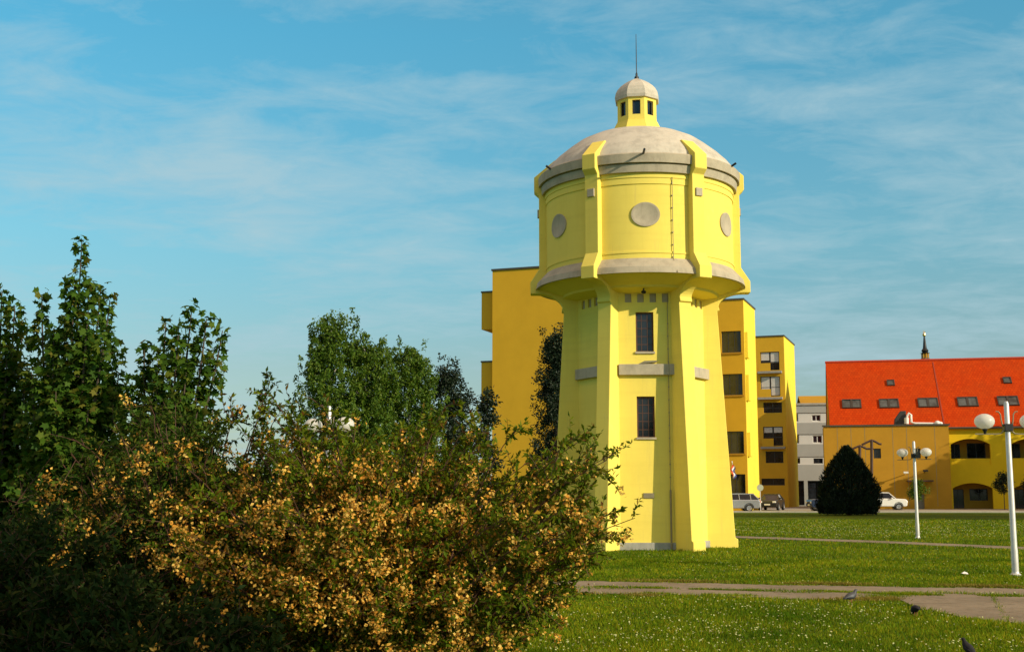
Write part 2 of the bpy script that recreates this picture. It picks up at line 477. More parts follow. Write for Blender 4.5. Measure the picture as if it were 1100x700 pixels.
def leaves(name, mat, P, D, N, L, W, tpl, parent=None):
    """one mesh of many small leaves: P base points, D pointing directions, N rough normals, L lengths, W widths"""
    P, D, N = np.asarray(P, float), unit(np.asarray(D, float)), np.asarray(N, float)
    S = unit(np.cross(N, D) + 1e-7)
    U = np.cross(D, S)
    L, W = np.broadcast_to(L, len(P)), np.broadcast_to(W, len(P))
    tv, tf = tpl
    k, n = len(tv), len(P)
    V = (P[:, None, :] + D[:, None, :] * (tv[None, :, 0:1] * L[:, None, None]) + S[:, None, :] * (tv[None, :, 1:2] * W[:, None, None])
         + U[:, None, :] * (tv[None, :, 2:3] * L[:, None, None])).reshape(-1, 3)
    tf = np.array(tf)
    F = (tf[None] + (np.arange(n) * k)[:, None, None]).reshape(-1, 3)
    me = bpy.data.meshes.new(name)
    me.vertices.add(len(V)); me.vertices.foreach_set('co', V.astype(np.float32).ravel())
    me.loops.add(F.size); me.loops.foreach_set('vertex_index', F.astype(np.int32).ravel())
    me.polygons.add(len(F)); me.polygons.foreach_set('loop_start', np.arange(0, F.size, 3, dtype=np.int32))
    me.update(calc_edges=True)
    me.validate()
    me.materials.append(mat)
    o = bpy.data.objects.new(name, me)
    COL.objects.link(o)
    if parent is not None: o.parent = parent
    return o
def rnd_dir(rng, n, up=0.0):
    d = rng.normal(size=(n, 3)); d[:, 2] += up
    return unit(d)

# ================================================================== SETTING
# ground: one sheet to the horizon
mb = MB()
mb.add([(-2500, -300, 0), (2500, -300, 0), (2500, 4000, 0), (-2500, 4000, 0)], [(0, 1, 2, 3)])
tag(mb.build('ground', M['ground']), kind='structure')

def sheet(name, pts, z, mat):
    m = MB(); m.add([(p[0], p[1], z) for p in pts], [tuple(range(len(pts)))])
    return tag(m.build(name, mat), kind='structure')
def ragged(a, b, n, amp, rng):
    out = []
    for i in range(n + 1):
        t = i / n
        p = Vector(a).lerp(Vector(b), t)
        out.append((p.x, p.y + (rng.random() - .5) * 2 * amp))
    return out
rg = random.Random(4)
# worn path: two long strips with a grass seam between, and a wider slab towards the right
def edge_px(pts, n, amp):
    w = [gr(*p) for p in pts]
    out = []
    for a, b in zip(w, w[1:]): out += ragged(a, b, n, amp, rg)[:-1]
    return out + [(w[-1].x, w[-1].y)]
up = edge_px([(300, 619), (640, 624.5), (820, 628), (1000, 631), (1100, 632.5), (1400, 637)], 22, 0.13)
lo = edge_px([(300, 631), (640, 637), (760, 640), (860, 644.5), (925, 645), (952, 641.5), (968, 645), (985, 653), (1040, 664), (1100, 670.5), (1400, 692)], 12, 0.13)
sheet('path', up + lo[::-1], 0.012, M['path'])
up = edge_px([(500, 569), (790, 575.6), (950, 581.0), (1095, 587.2), (1400, 600)], 10, 0.06)
lo = edge_px([(500, 570.6), (790, 577.6), (950, 583.4), (1095, 590.2), (1400, 604)], 10, 0.06)
sheet('footpath', up + lo[::-1], 0.012, M['path'])
# street with kerbs and forecourt paving
sheet('street', [(-90, 101), (110, 97), (110, 117), (-90, 121)], 0.010, M['pave'])
mb = MB(); mb.prism([(-90, 100.8), (110, 96.8), (110, 97.0), (-90, 101.0)], 0, 0.13, 'xy')
tag(mb.build('kerb', M['kerb'], bevel=0.02), kind='structure')
sheet('pavement', [(-90, 121), (110, 117), (110, 140), (-90, 160)], 0.014, M['kerb'])

# ================================================================== WATER TOWER
TX, TY = 3.93, 37.0
TROT = -math.atan2(TX, TY)
tower = empty('water_tower', (TX, TY, 0), TROT, 'round yellow water tower with grey dome, buttress ribs and small roof lantern', 'water tower')
def zt(py, r, x=690):
    return at(x, py, TY - r).z
RIBS = [-26 + 60 * k for k in range(6)]
PANS = [4 + 60 * k for k in range(6)]
def pol(deg): return Matrix.Rotation(R(deg), 4, 'Z')        # local -Y turned to that bearing
AP = 1.75                                                    # distance of the flat shaft panels from the axis
HW = AP * math.tan(R(30))
z_sof = zt(313, AP)
# shaft panels: front with two windows, the two beside it plain (only small openings), all with reveals
zw = [(zt(378, AP), zt(335, AP)), (zt(470, AP), zt(425.5, AP))]
def panel_x(px): return (px - 690.9) / FPX * 35.3
wx0, wx1 = panel_x(681.6), panel_x(700.8)
nz0, nz1 = zt(324.6, AP), zt(315.2, AP)
nichex = [panel_x(670.2 + 13.4 * k) for k in range(4)]
for k, a in enumerate(PANS):
    holes = [(x, x + .19, nz0, nz1) for x in nichex]
    if k in (0, 3): holes += [(wx0, wx1, *zw[0]), (wx0, wx1, *zw[1])]
    m = MB(); m.holed(-HW - .02, HW + .02, 0, z_sof + .35, holes, 0.20, pol(a), y=-AP)
    m.build('shaft_wall', M['tower'], tower)
    for x in nichex:
        n = MB(); n.box(x - .001, x + .191, -AP + .055, -AP + .10, nz0 - .001, nz1 + .001, pol(a))
        n.build('vent_block', M['concrete'], tower)
    p = MB(); p.box(-HW - .05, HW + .05, -AP - .06, -AP + .05, 0, 0.22, pol(a))
    p.build('plinth', M['plinth'], tower, bevel=.015)
    l = MB(); l.box(panel_x(662.5), panel_x(722) + .05, -AP - .13, -AP + .05, zt(402.8, AP), zt(391.2, AP), pol(a))
    l.build('stone_ledge', M['concrete'], tower, bevel=.012)
    if k in (0, 3):
        for z0, z1 in zw:
            f = MB(); d = -AP + .10
            def bar(x0, x1, za, zb): f.box(x0, x1, d, d + .05, za, zb, pol(a))
            bar(wx0, wx0 + .045, z0, z1); bar(wx1 - .045, wx1, z0, z1)
            bar(wx0 + .045, wx1 - .045, z0, z0 + .045); bar(wx0 + .045, wx1 - .045, z1 - .045, z1)
            w = wx1 - wx0
            for q in (0.33, 0.66): f.box(wx0 + w * q - .010, wx0 + w * q + .010, d + .01, d + .04, z0 + .045, z1 - .045, pol(a))
            for q in (0.2, 0.4, 0.6, 0.8): f.box(wx0 + .045, wx1 - .045, d + .013, d + .037, z0 + (z1 - z0) * q - .009, z0 + (z1 - z0) * q + .009, pol(a))
            fo = f.build('window', M['brown_frame'], tower)
            g = MB(); g.box(wx0 + .03, wx1 - .03, d + .020, d + .030, z0 + .03, z1 - .03, pol(a)); g.build('pane', M['glass'], fo)
            s_ = MB(); s_.box(wx0 - .03, wx1 + .03, -AP - .05, -AP + .12, z0 - .05, z0 + .012, pol(a)); s_.build('window_sill', M['concrete'], fo, bevel=.006)
m = MB(); m.box(panel_x(687.2), panel_x(698.6), -AP - .03, -AP + .03, zt(534.8, AP), zt(529.2, AP), pol(PANS[0]))
m.build('wall_plate', M['bracket'], tower, bevel=.006)
# dark core behind the panels keeps the window recesses closed
m = MB(); m.lathe([(AP - .21, 0.0), (AP - .21, z_sof + .3)], 6, R(4) + R(30)); m.build('inner_core', M['coping'], tower)

# buttress ribs: one side profile, pressed to a plate
zr = lambda py, r: at(690, py, TY - r * .88).z
prof = [(1.5, 0.0), (2.80, 0.0), (2.80, .26), (2.72, .30), (2.335, zr(324.5, 2.34)), (2.40, zr(324.0, 2.34)), (2.40, zr(322.2, 2.34))]
zb0, zb1 = zr(322, 2.36), zr(299.5, 3.1)
for k in range(1, 11):
    th = k / 10 * math.pi / 2
    prof.append((2.36 + (3.16 - 2.36) * (1 - math.cos(th)), zb0 + (zb1 - zb0) * math.sin(th)))
prof += [(3.36, zr(298, 3.36)), (3.36, zr(285, 3.36)), (3.09, zr(271, 3.1)), (3.09, zr(187, 3.1)), (3.24, zr(181, 3.2)), (3.24, zr(165, 3.2)),
         (2.60, zr(151.5, 2.55)), (2.45, zr(152.5, 2.45))]
inner = [(2.45, zr(180, 3.0)), (2.45, zr(288, 3.0)), (1.5, zr(300, 1.9))]
full = prof + inner
zrib_lo, zrib_hi = zr(325, 2.36), zr(299, 3.1)
for a in RIBS:
    m = MB(); m.prism([(-r, z) for r, z in full], -.215, .215, 'yz', pol(a))
    b = m.build('buttress', M['tower'], tower, bevel=.018)
    q = MB(); q.box(-.11, .11, -3.14, -3.06, zr(210.5, 3.1), zr(202, 3.1), pol(a)); q.build('cover_plate', M['concrete'], b, bevel=.008)

# tank
zc = {k: zt(k, 2.95) for k in (164.7, 175.8, 176.6, 184.8, 190, 195, 197, 269, 271, 276.5, 287, 293.8)}
RW = 2.87
m = MB(); m.lathe([(RW, zc[276.5] - .05), (RW, zc[271]), (RW + .02, zc[271]), (RW + .02, zc[269]), (RW, zc[269]), (RW, zc[197]), (RW + .025, zc[197] + .01), (RW + .025, zc[190]), (RW + .045, zc[190]), (RW + .045, zc[184.8] + .03)], 128)
tw = m.build('tank_wall', M['tower'], tower, smooth=30)
m = MB(); m.lathe([(RW - .1, zc[184.8]), (3.00, zc[184.8]), (3.03, zc[176.6]), (2.99, zc[176.6]), (2.99, zc[176.6] + .035), (3.10, zc[176.6] + .035), (3.12, zc[164.7] - .04), (3.08, zc[164.7]), (2.8, zc[164.7] + .02)], 128)
m.build('cornice', M['concrete'], tower, smooth=30)
m = MB(); m.lathe([(RW - .05, zc[276.5]), (RW + .03, zc[276.5]), (3.16, zc[287]), (3.20, zc[293.8]), (3.08, zc[293.8] + .01), (3.06, zc[293.8] + .05), (2.9, zc[293.8] + .05)], 128)
m.build('tank_skirt', M['concrete'], tower, smooth=30)
zs0 = zc[293.8] + .04
m = MB(); m.lathe([(3.10, zs0), (2.98, zs0 - .05), (2.40, z_sof + .10), (2.36, z_sof + .04), (1.95, z_sof - .02), (AP - .04, z_sof - .05), (AP - .1, z_sof - .05)], 96)
m.build('tank_soffit', M['tower'], tower, smooth=25)
fl = MB(); fl.tube([(0, -2.2, z_sof + .12), (0, -2.2, z_sof - .05)], .02, 6, pol(3)); fl.ball((0, -2.2, z_sof - .09), .075, .075, .055, 10, 8, pol(3))
fl.build('soffit_lamp', M['black_metal'], tower)
# dome
dz = lambda py: at(683, py, TY).z
domep = [(3.0, zc[164.7] - .02), (2.93, zc[164.7] + .14), (2.80, 11.60), (2.55, 11.85), (2.2, 12.14), (1.9, 12.36), (1.5, 12.55), (1.2, 12.64), (.9, 12.69), (.5, 12.71)]
m = MB(); m.lathe(domep, 96); m.build('dome', M['dome'], tower, smooth=40)
# round windows (blocked discs), oval as the photo shows them
zc_w, rw = zt(230, 2.9), 0.415
for a in PANS:
    def ring(rx, rz, y):
        out = []
        for i in range(36):
            th = 2 * math.pi * i / 36
            x = rx * math.cos(th)
            out.append((x, y(x), zc_w + rz * math.sin(th)))
        return out
    yy = lambda off: (lambda x: -math.sqrt((RW + off) ** 2 - x * x))
    m = MB()
    ra, rb, rc = ring(rw, .355, yy(-.05)), ring(rw, .355, yy(.035)), ring(rw - .06, .30, yy(.035))
    rd = ring(rw - .07, .29, yy(.030))
    vs = ra + rb + rc + rd
    fs = [(j * 36 + i, j * 36 + (i + 1) % 36, (j + 1) * 36 + (i + 1) % 36, (j + 1) * 36 + i) for j in range(3) for i in range(36)] + [tuple(range(108, 144))]
    m.add(vs, fs, pol(a))
    m.build('round_window', M['concrete'], tower, smooth=30)
    front_ = a == PANS[0]
    s_ = MB(); s_.tube([(0, -2.7, zc[164.7] - .10), (0, -3.12, zc[164.7] - .04), (.0, -3.62 if front_ else -3.26, zc[164.7] + (-.07 if front_ else .03))], .035, 8, pol(a - 1)); s_.build('drain_spout', M['black_metal'], tower)
# lightning conductor
m = MB()
rc_ = RW + .05; ca = 19.5
m.tube([(0, -RW - .06, zc[190] + .02), (0, -RW - .04, zc[190] - .1), (0, -RW - .04, zc[276.5]), (0, -3.23, zc[293.8])], .010, 5, pol(ca))
for k in range(7):
    z = zc[190] - .15 - k * .36
    m.box(-.016, .016, -RW - .055, -RW + .02, z - .014, z + .014, pol(ca))
lx = panel_x(716)
m.tube([(lx, -AP - .035, z_sof - .05), (lx, -AP - .035, zt(403, AP) - .1)], .010, 5, pol(PANS[0]))
m.tube([(lx, -AP - .20, zt(391, AP) + .03), (lx, -AP - .20, zt(403, AP) - .03)], .010, 5, pol(PANS[0]))
m.tube([(lx, -AP - .035, zt(405, AP)), (lx, -AP - .035, 1.6)], .010, 5, pol(PANS[0]))
for k in range(14):
    z = 1.7 + k * .37
    m.box(lx - .016, lx + .016, -AP - .045, -AP + .02, z - .014, z + .014, pol(PANS[0]))
m.tube([(lx, -AP - .045, 1.7), (lx, -AP - .045, 0.22), (lx, -AP - .09, .2), (lx, -AP - .09, .0)], .028, 8, pol(PANS[0]))
m.build('lightning_conductor', M['bracket'], tower)
# lantern on the dome
lant = empty('lantern', (0, 0, 0)); lant.parent = tower
lz0, lz1, lz2, lz3 = 12.67, at(683, 127, TY - .62).z, at(683, 102.6, TY - .72).z, dz(84.8)
RL = .60; SF = 2 * RL * math.tan(R(22.5))
m = MB()
for k in range(8):
    a = 45 * k - 2
    hx0, hx1, hz0, hz1 = -.125, .125, at(683, 122.4, TY - .6).z, at(683, 107, TY - .6).z
    m.holed(-SF / 2, SF / 2, lz1 - .05, lz2 + .12, [(hx0, hx1, hz0, hz1)], .12, pol(a), y=-RL)
    f = MB(); w_ = .03
    f.box(hx0, hx0 + w_, -RL + .05, -RL + .09, hz0, hz1, pol(a)); f.box(hx1 - w_, hx1, -RL + .05, -RL + .09, hz0, hz1, pol(a))
    f.box(hx0 + w_, hx1 - w_, -RL + .05, -RL + .09, hz0, hz0 + w_, pol(a)); f.box(hx0 + w_, hx1 - w_, -RL + .05, -RL + .09, hz1 - w_, hz1, pol(a))
    f.build('lantern_window', M['dark_frame'], lant)
    g = MB(); g.box(hx0, hx1, -RL + .085, -RL + .10, hz0, hz1, pol(a)); g.build('lantern_pane', M['glass'], lant)
m.build('lantern_wall', M['tower'], lant)
m = MB(); m.lathe([(.95, lz0 - .25), (.86, lz0), (.68, lz1 - .03), (.66, lz1 - .03), (.66, lz1 + .03), (.58, lz1 + .04)], 8, R(20.5)); m.build('lantern_base', M['tower'], lant)
m = MB(); cp = [(.58, lz2 - .005), (.72, lz2), (.735, lz2 + .09)]
for k in range(1, 9):
    th = k / 8 * math.pi / 2
    cp.append((.685 * math.cos(th) ** 1.8 + .04, lz2 + .11 + (lz3 - lz2 - .11) * math.sin(th)))
m.lathe(cp, 8, R(20.5), close=True); m.build('lantern_cap', M['dome'], lant)
m = MB(); m.lathe([(.07, lz3 - .03), (.07, lz3 + .06), (.035, lz3 + .08), (.035, lz3 + .16), (.015, lz3 + .2), (.013, dz(56)), (.008, dz(37))], 8, close=True)
m.build('lightning_rod', M['black_metal'], lant)
# loose board on the ledge
lb = at(694, 391, TY - AP - .05)
m = MB(); m.prism([(-.28, 0), (.25, .055), (.27, .10), (-.1, .09)], -.07, .06, 'xz')
b = m.build('board', M['bracket']); b.location = (TX - .10 + .105 * 1.85 * 0 - .02, TY - AP - .075, zt(391.2, AP) + .002)
b.location = Vector((TX, TY, 0)) + Matrix.Rotation(TROT + R(4), 3, 'Z') @ Vector((panel_x(694), -AP - .055, zt(391.2, AP) + .002))
b.rotation_euler = (0, 0, TROT + R(4))
tag(b, 'loose weathered board lying on the grey ledge under the tower window', 'board')

# ================================================================== APARTMENT BUILDING (three stepped blocks)
AROT = R(-20)
ap_o = at(529, 545, 94)
apart = empty('apartment_building', (ap_o.x, ap_o.y, 0), AROT, 'orange yellow apartment building of stepped blocks with dark windows behind the tower', 'apartment building')
def block(px_l, px_r, py_top, Y, px_ref, depth, windows, name='wall'):
    """facade between two photo columns at the depth Y of px_ref; returns helpers in the building's local frame"""
    p = at(px_ref, py_top, Y)
    F = Frame(p.x, p.y, AROT)
    u0, u1, zt_ = F.hit(px_l, py_top)[0], F.hit(px_r, py_top)[0], F.hit(px_ref, py_top)[1]
    off = Matrix.Rotation(-AROT, 3, 'Z') @ (F.o - Vector((ap_o.x, ap_o.y, 0)))
    T = Matrix.Translation(off)
    holes = []
    for (a, b, c, d) in windows:
        mx, my = (a + b) / 2, (c + d) / 2
        ua, ub = F.hit(a, my)[0], F.hit(b, my)[0]
        za, zb = F.hit(mx, d)[1], F.hit(mx, c)[1]
        holes.append((ua, ub, max(za, .02), zb))
    m = MB()
    m.holed(u0, u1, 0, zt_, holes, .3, T)
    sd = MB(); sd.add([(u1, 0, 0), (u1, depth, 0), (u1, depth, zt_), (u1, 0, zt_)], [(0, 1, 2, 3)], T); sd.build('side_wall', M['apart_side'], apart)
    m.add([(u0, 0, 0), (u0, depth, 0), (u0, depth, zt_), (u0, 0, zt_)], [(3, 2, 1, 0)], T)
    m.add([(u1, depth, 0), (u0, depth, 0), (u0, depth, zt_), (u1, depth, zt_)], [(0, 1, 2, 3)], T)
    m.add([(u0, 0, zt_), (u1, 0, zt_), (u1, depth, zt_), (u0, depth, zt_)], [(0, 1, 2, 3)], T)
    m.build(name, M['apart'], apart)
    c = MB(); c.box(u0 - .08, u1 + .08, -.08, depth + .08, zt_ + .003, zt_ + .14, T); c.build('coping', M['coping'], apart)
    return T, F, u0, u1, zt_, holes
def win(T, h, parent, mull=(0.5,), curtain=0.0, rails=(), pm='dark_frame', sill=True):
    x0, x1, z0, z1 = h
    f = MB(); w = .07; y0, y1 = .14, .21
    f.box(x0, x0 + w, y0, y1, z0, z1, T); f.box(x1 - w, x1, y0, y1, z0, z1, T)
    f.box(x0 + w, x1 - w, y0, y1, z0, z0 + w, T); f.box(x0 + w, x1 - w, y0, y1, z1 - w, z1, T)
    for q in mull: f.box(x0 + (x1 - x0) * q - w / 2, x0 + (x1 - x0) * q + w / 2, y0 + .004, y1 - .004, z0 + w, z1 - w, T)
    for q in rails: f.box(x0 + w, x1 - w, y0 + .008, y1 - .008, z0 + (z1 - z0) * q - w / 2, z0 + (z1 - z0) * q + w / 2, T)
    fo = f.build('window', M[pm], parent)
    g = MB(); g.box(x0 + .03, x1 - .03, .17, .19, z0 + .03, z1 - .03, T); g.build('pane', M['glass'], fo)
    if sill:
        s_ = MB(); s_.box(x0 - .12, x1 + .12, -.10, .13, z0 - .14, z0 - .002, T); s_.build('window_sill', M['ochre'], fo)
    if curtain:
        ca, cb = sorted((z1 - w - (z1 - z0) * curtain, z1 - w))
        k = 0
        for q0, q1 in ((0.04, 0.46), (0.54, 0.96)):
            c = MB(); c.box(x0 + (x1 - x0) * q0, x0 + (x1 - x0) * q1, .150, .166, ca - (.25 * k if curtain > .3 else 0), cb, T); c.build('blind', M['curtain'], fo); k += 1
    return fo
# block nearest: blank end wall with two boxed balconies at its corner
T1, F1, a0, a1, az, _ = block(529, 690, 291, 94, 529, 14, [])
for (yt, yb) in ((313.5, 353), (388.5, 432)):
    z1_, z0_ = F1.hit(522, yt)[1], F1.hit(522, yb)[1]
    u = F1.hit(515.5, 350)[0]
    bm_ = MB(); bm_.box(u, a0 - .003, .35, 3.6, z0_, z1_, T1); bo = bm_.build('balcony', M['apart'], apart)
    c = MB(); c.box(u - .05, a0 - .003, .30, 3.65, z1_ + .003, z1_ + .12, T1); c.build('balcony_coping', M['coping'], bo)
# middle block
w2 = [(775.0, 796.0, 355.5, 378.6), (776.6, 797.6, 401.4, 424.2), (778.4, 799.2, 463, 486.8), (781, 801, 509, 545)]
T2, F2, b0, b1, bz, h2 = block(735, 798.3, 321.7, 108, 798.3, 6.6, w2)
for i, h in enumerate(h2):
    win(T2, h, apart, (0.33, 0.66) if i < 3 else (0.5,), sill=i < 3)
# narrow bay on the sunny side of the middle block
for py0, py1 in ((356, 384), (402, 430), (464, 490)):
    z1_, z0_ = F2.hit(800, py0)[1], F2.hit(800, py1)[1]
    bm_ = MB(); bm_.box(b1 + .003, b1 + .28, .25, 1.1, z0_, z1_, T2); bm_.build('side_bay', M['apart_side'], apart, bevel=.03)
# far block with railed windows
w3 = [(816.7, 837.2, 377.7, 397.6), (817, 838, 404, 425.5), (820, 840, 432, 443.2), (820, 841, 458, 478.4), (822.5, 841.5, 484.5, 497), (818, 843, 513.6, 521)]
T3, F3, c0, c1, cz, h3 = block(800, 841.8, 361, 131, 841.8, 9, w3)
for i, h in enumerate(h3):
    win(T3, h, apart, (0.5,), (0.42, 0.8, 0, 0.28, 0, 0)[i], (0.45,) if i < 4 else (), sill=False)
    if i in (0, 1, 3):
        s_ = MB(); s_.box(h[0] - .25, h[1] + .25, -.55, -.003, h[2] - .35, h[2] - .12, T3); sl = s_.build('balcony_slab', M['kerb'], apart)
        r_ = MB(); r_.box(h[0] - .1, h[0] + (h[1] - h[0]) * .55, -.48, -.44, h[2] - .10, h[2] + .75, T3); r_.build('railing_panel', M['apart'], sl)

# ================================================================== GREY APARTMENT BLOCK AND SMALL ROOF BEHIND
g_o = at(846, 545, 150)
GROT = R(-8)
gf = Frame(g_o.x, g_o.y, GROT)
grey = empty('grey_apartment_building', (g_o.x, g_o.y, 0), GROT, 'pale grey apartment building with banded storeys between the orange block and red roof', 'apartment building')
gu0, gu1 = gf.hit(838, 440)[0], gf.hit(925, 440)[0]
gz = gf.hit(866, 435)[1]
bands = [(435, 443, 'grey_wall'), (443, 454, 'white_wall'), (454, 466, 'grey_wall'), (466, 477, 'white_wall'), (477, 490, 'grey_wall'), (490, 499, 'white_wall'), (499, 512, 'grey_wall')]
gw = {443: [(850.5, 857.5, 444, 452.5), (872, 881.5, 445.5, 452)], 466: [(850.5, 858.5, 466.8, 476), (873, 883, 467.5, 475.5)], 490: [(853, 859.5, 491.5, 497.5), (874, 884, 492, 497.5)]}
for y0, y1, mt in bands:
    z1_, z0_ = gf.hit(866, y0)[1], gf.hit(866, y1)[1]
    hs = []
    for (a, b, c, d) in gw.get(y0, []):
        hs.append((gf.hit(a, c)[0], gf.hit(b, c)[0], gf.hit(a, d)[1], gf.hit(a, c)[1]))
    yo = 0.0 if mt == 'grey_wall' else 0.12
    m = MB(); m.holed(gu0, gu1, z0_, z1_, hs, .3, None, y=yo)
    m.build('wall_band', M[mt], grey)
    if mt == 'grey_wall':
        m = MB(); m.box(gu0, gu1, 0.004, .118, z0_ - .02, z0_ + .001); m.box(gu0, gu1, 0.004, .118, z1_ - .001, z1_ + .02); m.build('storey_ledge', M['grey_wall'], grey)
    for h in hs: win(Matrix.Translation((0, yo, 0)), h, grey, (0.5,), sill=False, pm='white_paint' if y0 < 480 else 'dark_frame')
zg = gf.hit(866, 512)[1]
hs = [(gf.hit(a, 530)[0], gf.hit(b, 530)[0], .05, gf.hit(866, 516)[1]) for a, b in ((853, 864), (868, 883))]
m = MB(); m.holed(gu0, gu1, 0, zg, hs, .5); m.build('ground_floor_wall', M['grey_wall'], grey)
for h in hs:
    d = MB(); d.box(h[0], h[1], .35, .40, h[2], h[3]); d.build('entrance_door', M['glass'], grey)
m = MB(); m.box(gu0, gu1, .5, 12, 0, gz - .01); m.build('rear_wall', M['grey_wall'], grey)
m = MB(); m.box(gu0 - .15, gu1 + .15, -.15, 12.2, gz + .002, gz + .25); m.build('coping', M['kerb'], grey)
h_o = at(864, 545, 185)
house = empty('house', (h_o.x, h_o.y, 0), R(-8), 'distant house showing only its small orange roof above the grey apartments', 'house')
hzr, hze = at(875, 424.5, 185).z, at(875, 434, 182).z
m = MB(); m.box(0.3, 7, 0.4, 8, 0, hze); m.build('wall', M['white_wall'], house)
m = MB(); m.prism([(-.1, hze - .1), (4.2, hzr), (8.5, hze - .1), (8.5, hze + .1), (4.2, hzr + .22), (-.1, hze + .1)], 0, 7.4, 'yz'); m.build('roof', M['ochre'], house)
house.children[-1].data.materials[0] = M['roof'] if False else plain('orange_roof_tiles', (0.45, 0.09, 0.015), 0.8, 0, .2)

# ================================================================== RED-ROOFED BUILDING
RROT = R(-13)
r_o = at(887.5, 546, 120)
RF = Frame(r_o.x, r_o.y, RROT)
red = empty('red_roofed_building', (r_o.x, r_o.y, 0), RROT, 'long building with bright red tiled roof, ochre front block and yellow arcade', 'building')
ou1 = RF.hit(1019.5, 470)[0]
oz = RF.hit(950, 457.5)[1]
ow = [(938.6, 946.4, 481.4, 492), (981.4, 989, 481.2, 492)]
oh = [(RF.hit(a, 487)[0], RF.hit(b, 487)[0], RF.hit((a + b) / 2, d)[1], RF.hit((a + b) / 2, c)[1]) for a, b, c, d in ow]
dh = (RF.hit(985.5, 538)[0], RF.hit(993, 538)[0], .03, RF.hit(989, 530.5)[1])
WD = 3.2                                       # the ochre block stands this far in front of the arcade
m = MB(); m.holed(0, ou1, 0, oz, oh + [dh], .3)
m.add([(ou1, 0, 0), (ou1, WD, 0), (ou1, WD, oz), (ou1, 0, oz)], [(0, 1, 2, 3)])
m.add([(0, 0, 0), (0, WD + .4, 0), (0, WD + .4, oz), (0, 0, oz)], [(3, 2, 1, 0)])
m.add([(0, WD + .4, 0), (1.2, WD + .4, 0), (1.2, WD + .4, oz), (0, WD + .4, oz)], [(3, 2, 1, 0)])
m.add([(0, .001, oz), (ou1, .001, oz), (ou1, WD + .4, oz), (0, WD + .4, oz)], [(0, 1, 2, 3)])
# joints scored into the ochre render
m.build('ochre_wall', M['ochre'], red)
m = MB()
for k in range(1, 9):
    x = ou1 * k / 9
    if all(not (h[0] - .05 < x < h[1] + .05) for h in oh + [dh]): m.box(x - .02, x + .02, -.006, -.002, .3, oz - .1)
m.build('wall_joint', M['bracket'], red)
m = MB(); m.box(-.12, ou1 + .12, -.12, .25, oz + .003, oz + .16); m.build('parapet_coping', M['coping'], red)
for h in oh: win(Matrix.Identity(4), h, red, (0.5,), sill=False)
d = MB(); d.box(dh[0], dh[1], .12, .18, dh[2], dh[3]); d.build('door', plain('grey_door', (.16, .15, .13), .6), red)
# door canopy and two wall lamps
cz_ = RF.hit(990, 517)[1]
m = MB(); m.box(RF.hit(974, 517)[0], RF.hit(1001.5, 517)[0], -1.15, -.003, cz_, cz_ + .14); m.build('canopy', M['wood'], red)
for px_, py_, mt in ((972, 508, 'white_paint'), (993, 506, 'black_metal')):
    u, z = RF.hit(px_, py_)
    m = MB(); m.tube([(u, -.003, z - .12), (u - .0, -.9, z + .05)], .05, 6); m.box(u - .22, u + .22, -1.25, -.85, z - .04, z + .14); m.build('wall_lamp', M[mt], red, bevel=.03)
# arcade wall with segmental arches on two floors
yu0, yu1 = ou1 - .5, RF.hit(1290, 470, WD)[0]
ez = RF.hit(1060, 459.5, WD)[1]
def arch_wall(mb_, x0, x1, z0, z1, arches, y, depth):
    xs = x0
    for (a, b, zb, zs, zt2) in arches:
        mb_.add([(xs, y, z0), (a, y, z0), (a, y, z1), (xs, y, z1)], [(0, 1, 2, 3)])
        n = 14; h = zt2 - zs; w = (b - a) / 2; rr = (w * w + h * h) / (2 * h); cx, cz2 = (a + b) / 2, zt2 - rr
        P = [(a + (b - a) * i / n) for i in range(n + 1)]
        Z = [cz2 + math.sqrt(max(rr * rr - (x - cx) ** 2, 0)) for x in P]
        for i in range(n):
            mb_.add([(P[i], y, Z[i]), (P[i + 1], y, Z[i + 1]), (P[i + 1], y, z1), (P[i], y, z1)], [(0, 1, 2, 3)])
            mb_.add([(P[i], y, Z[i]), (P[i + 1], y, Z[i + 1]), (P[i + 1], y + depth, Z[i + 1]), (P[i], y + depth, Z[i])], [(3, 2, 1, 0)])
            if zb > z0 + .01: mb_.add([(P[i], y, z0), (P[i + 1], y, z0), (P[i + 1], y, zb), (P[i], y, zb)], [(0, 1, 2, 3)])
        if zb > z0 + .01: mb_.add([(a, y, zb), (b, y, zb), (b, y + depth, zb), (a, y + depth, zb)], [(0, 1, 2, 3)])
        mb_.add([(a, y, zb), (a, y + depth, zb), (a, y + depth, Z[0]), (a, y, Z[0])], [(0, 1, 2, 3)])
        mb_.add([(b, y, zb), (b, y + depth, zb), (b, y + depth, Z[-1]), (b, y, Z[-1])], [(3, 2, 1, 0)])
        xs = b
    mb_.add([(xs, y, z0), (x1, y, z0), (x1, y, z1), (xs, y, z1)], [(0, 1, 2, 3)])
def ux(p, y=490): return RF.hit(p, y, WD)[0]
pitch = ux(1087, 485) - ux(1021.5, 485)
zfl = RF.hit(1045, 508, WD)[1]
ua0, ua1 = ux(1021.5, 485), ux(1064, 485)
zu = [RF.hit(1043, q, WD)[1] for q in (499, 477, 471)]
zl = [0.0] + [RF.hit(1046, q, WD)[1] for q in (524, 518.5)]
arU = [(ua0 + pitch * k, ua1 + pitch * k, zu[0], zu[1], zu[2]) for k in range(4)]
arL = [(ua0 + .02 + pitch * k, ua1 + .02 + pitch * k, 0.0, zl[1], zl[2]) for k in range(4)]
m = MB(); arch_wall(m, yu0, yu1, zfl, ez, arU, WD, .45); arch_wall(m, yu0, yu1, 0, zfl, arL, WD, .45)
m.add([(yu1, WD, 0), (yu1, WD + 12, 0), (yu1, WD + 12, ez), (yu1, WD, ez)], [(0, 1, 2, 3)])
m.build('arcade_wall', M['yellow'], red)
m = MB()
bk = WD + 2.0
hk = []
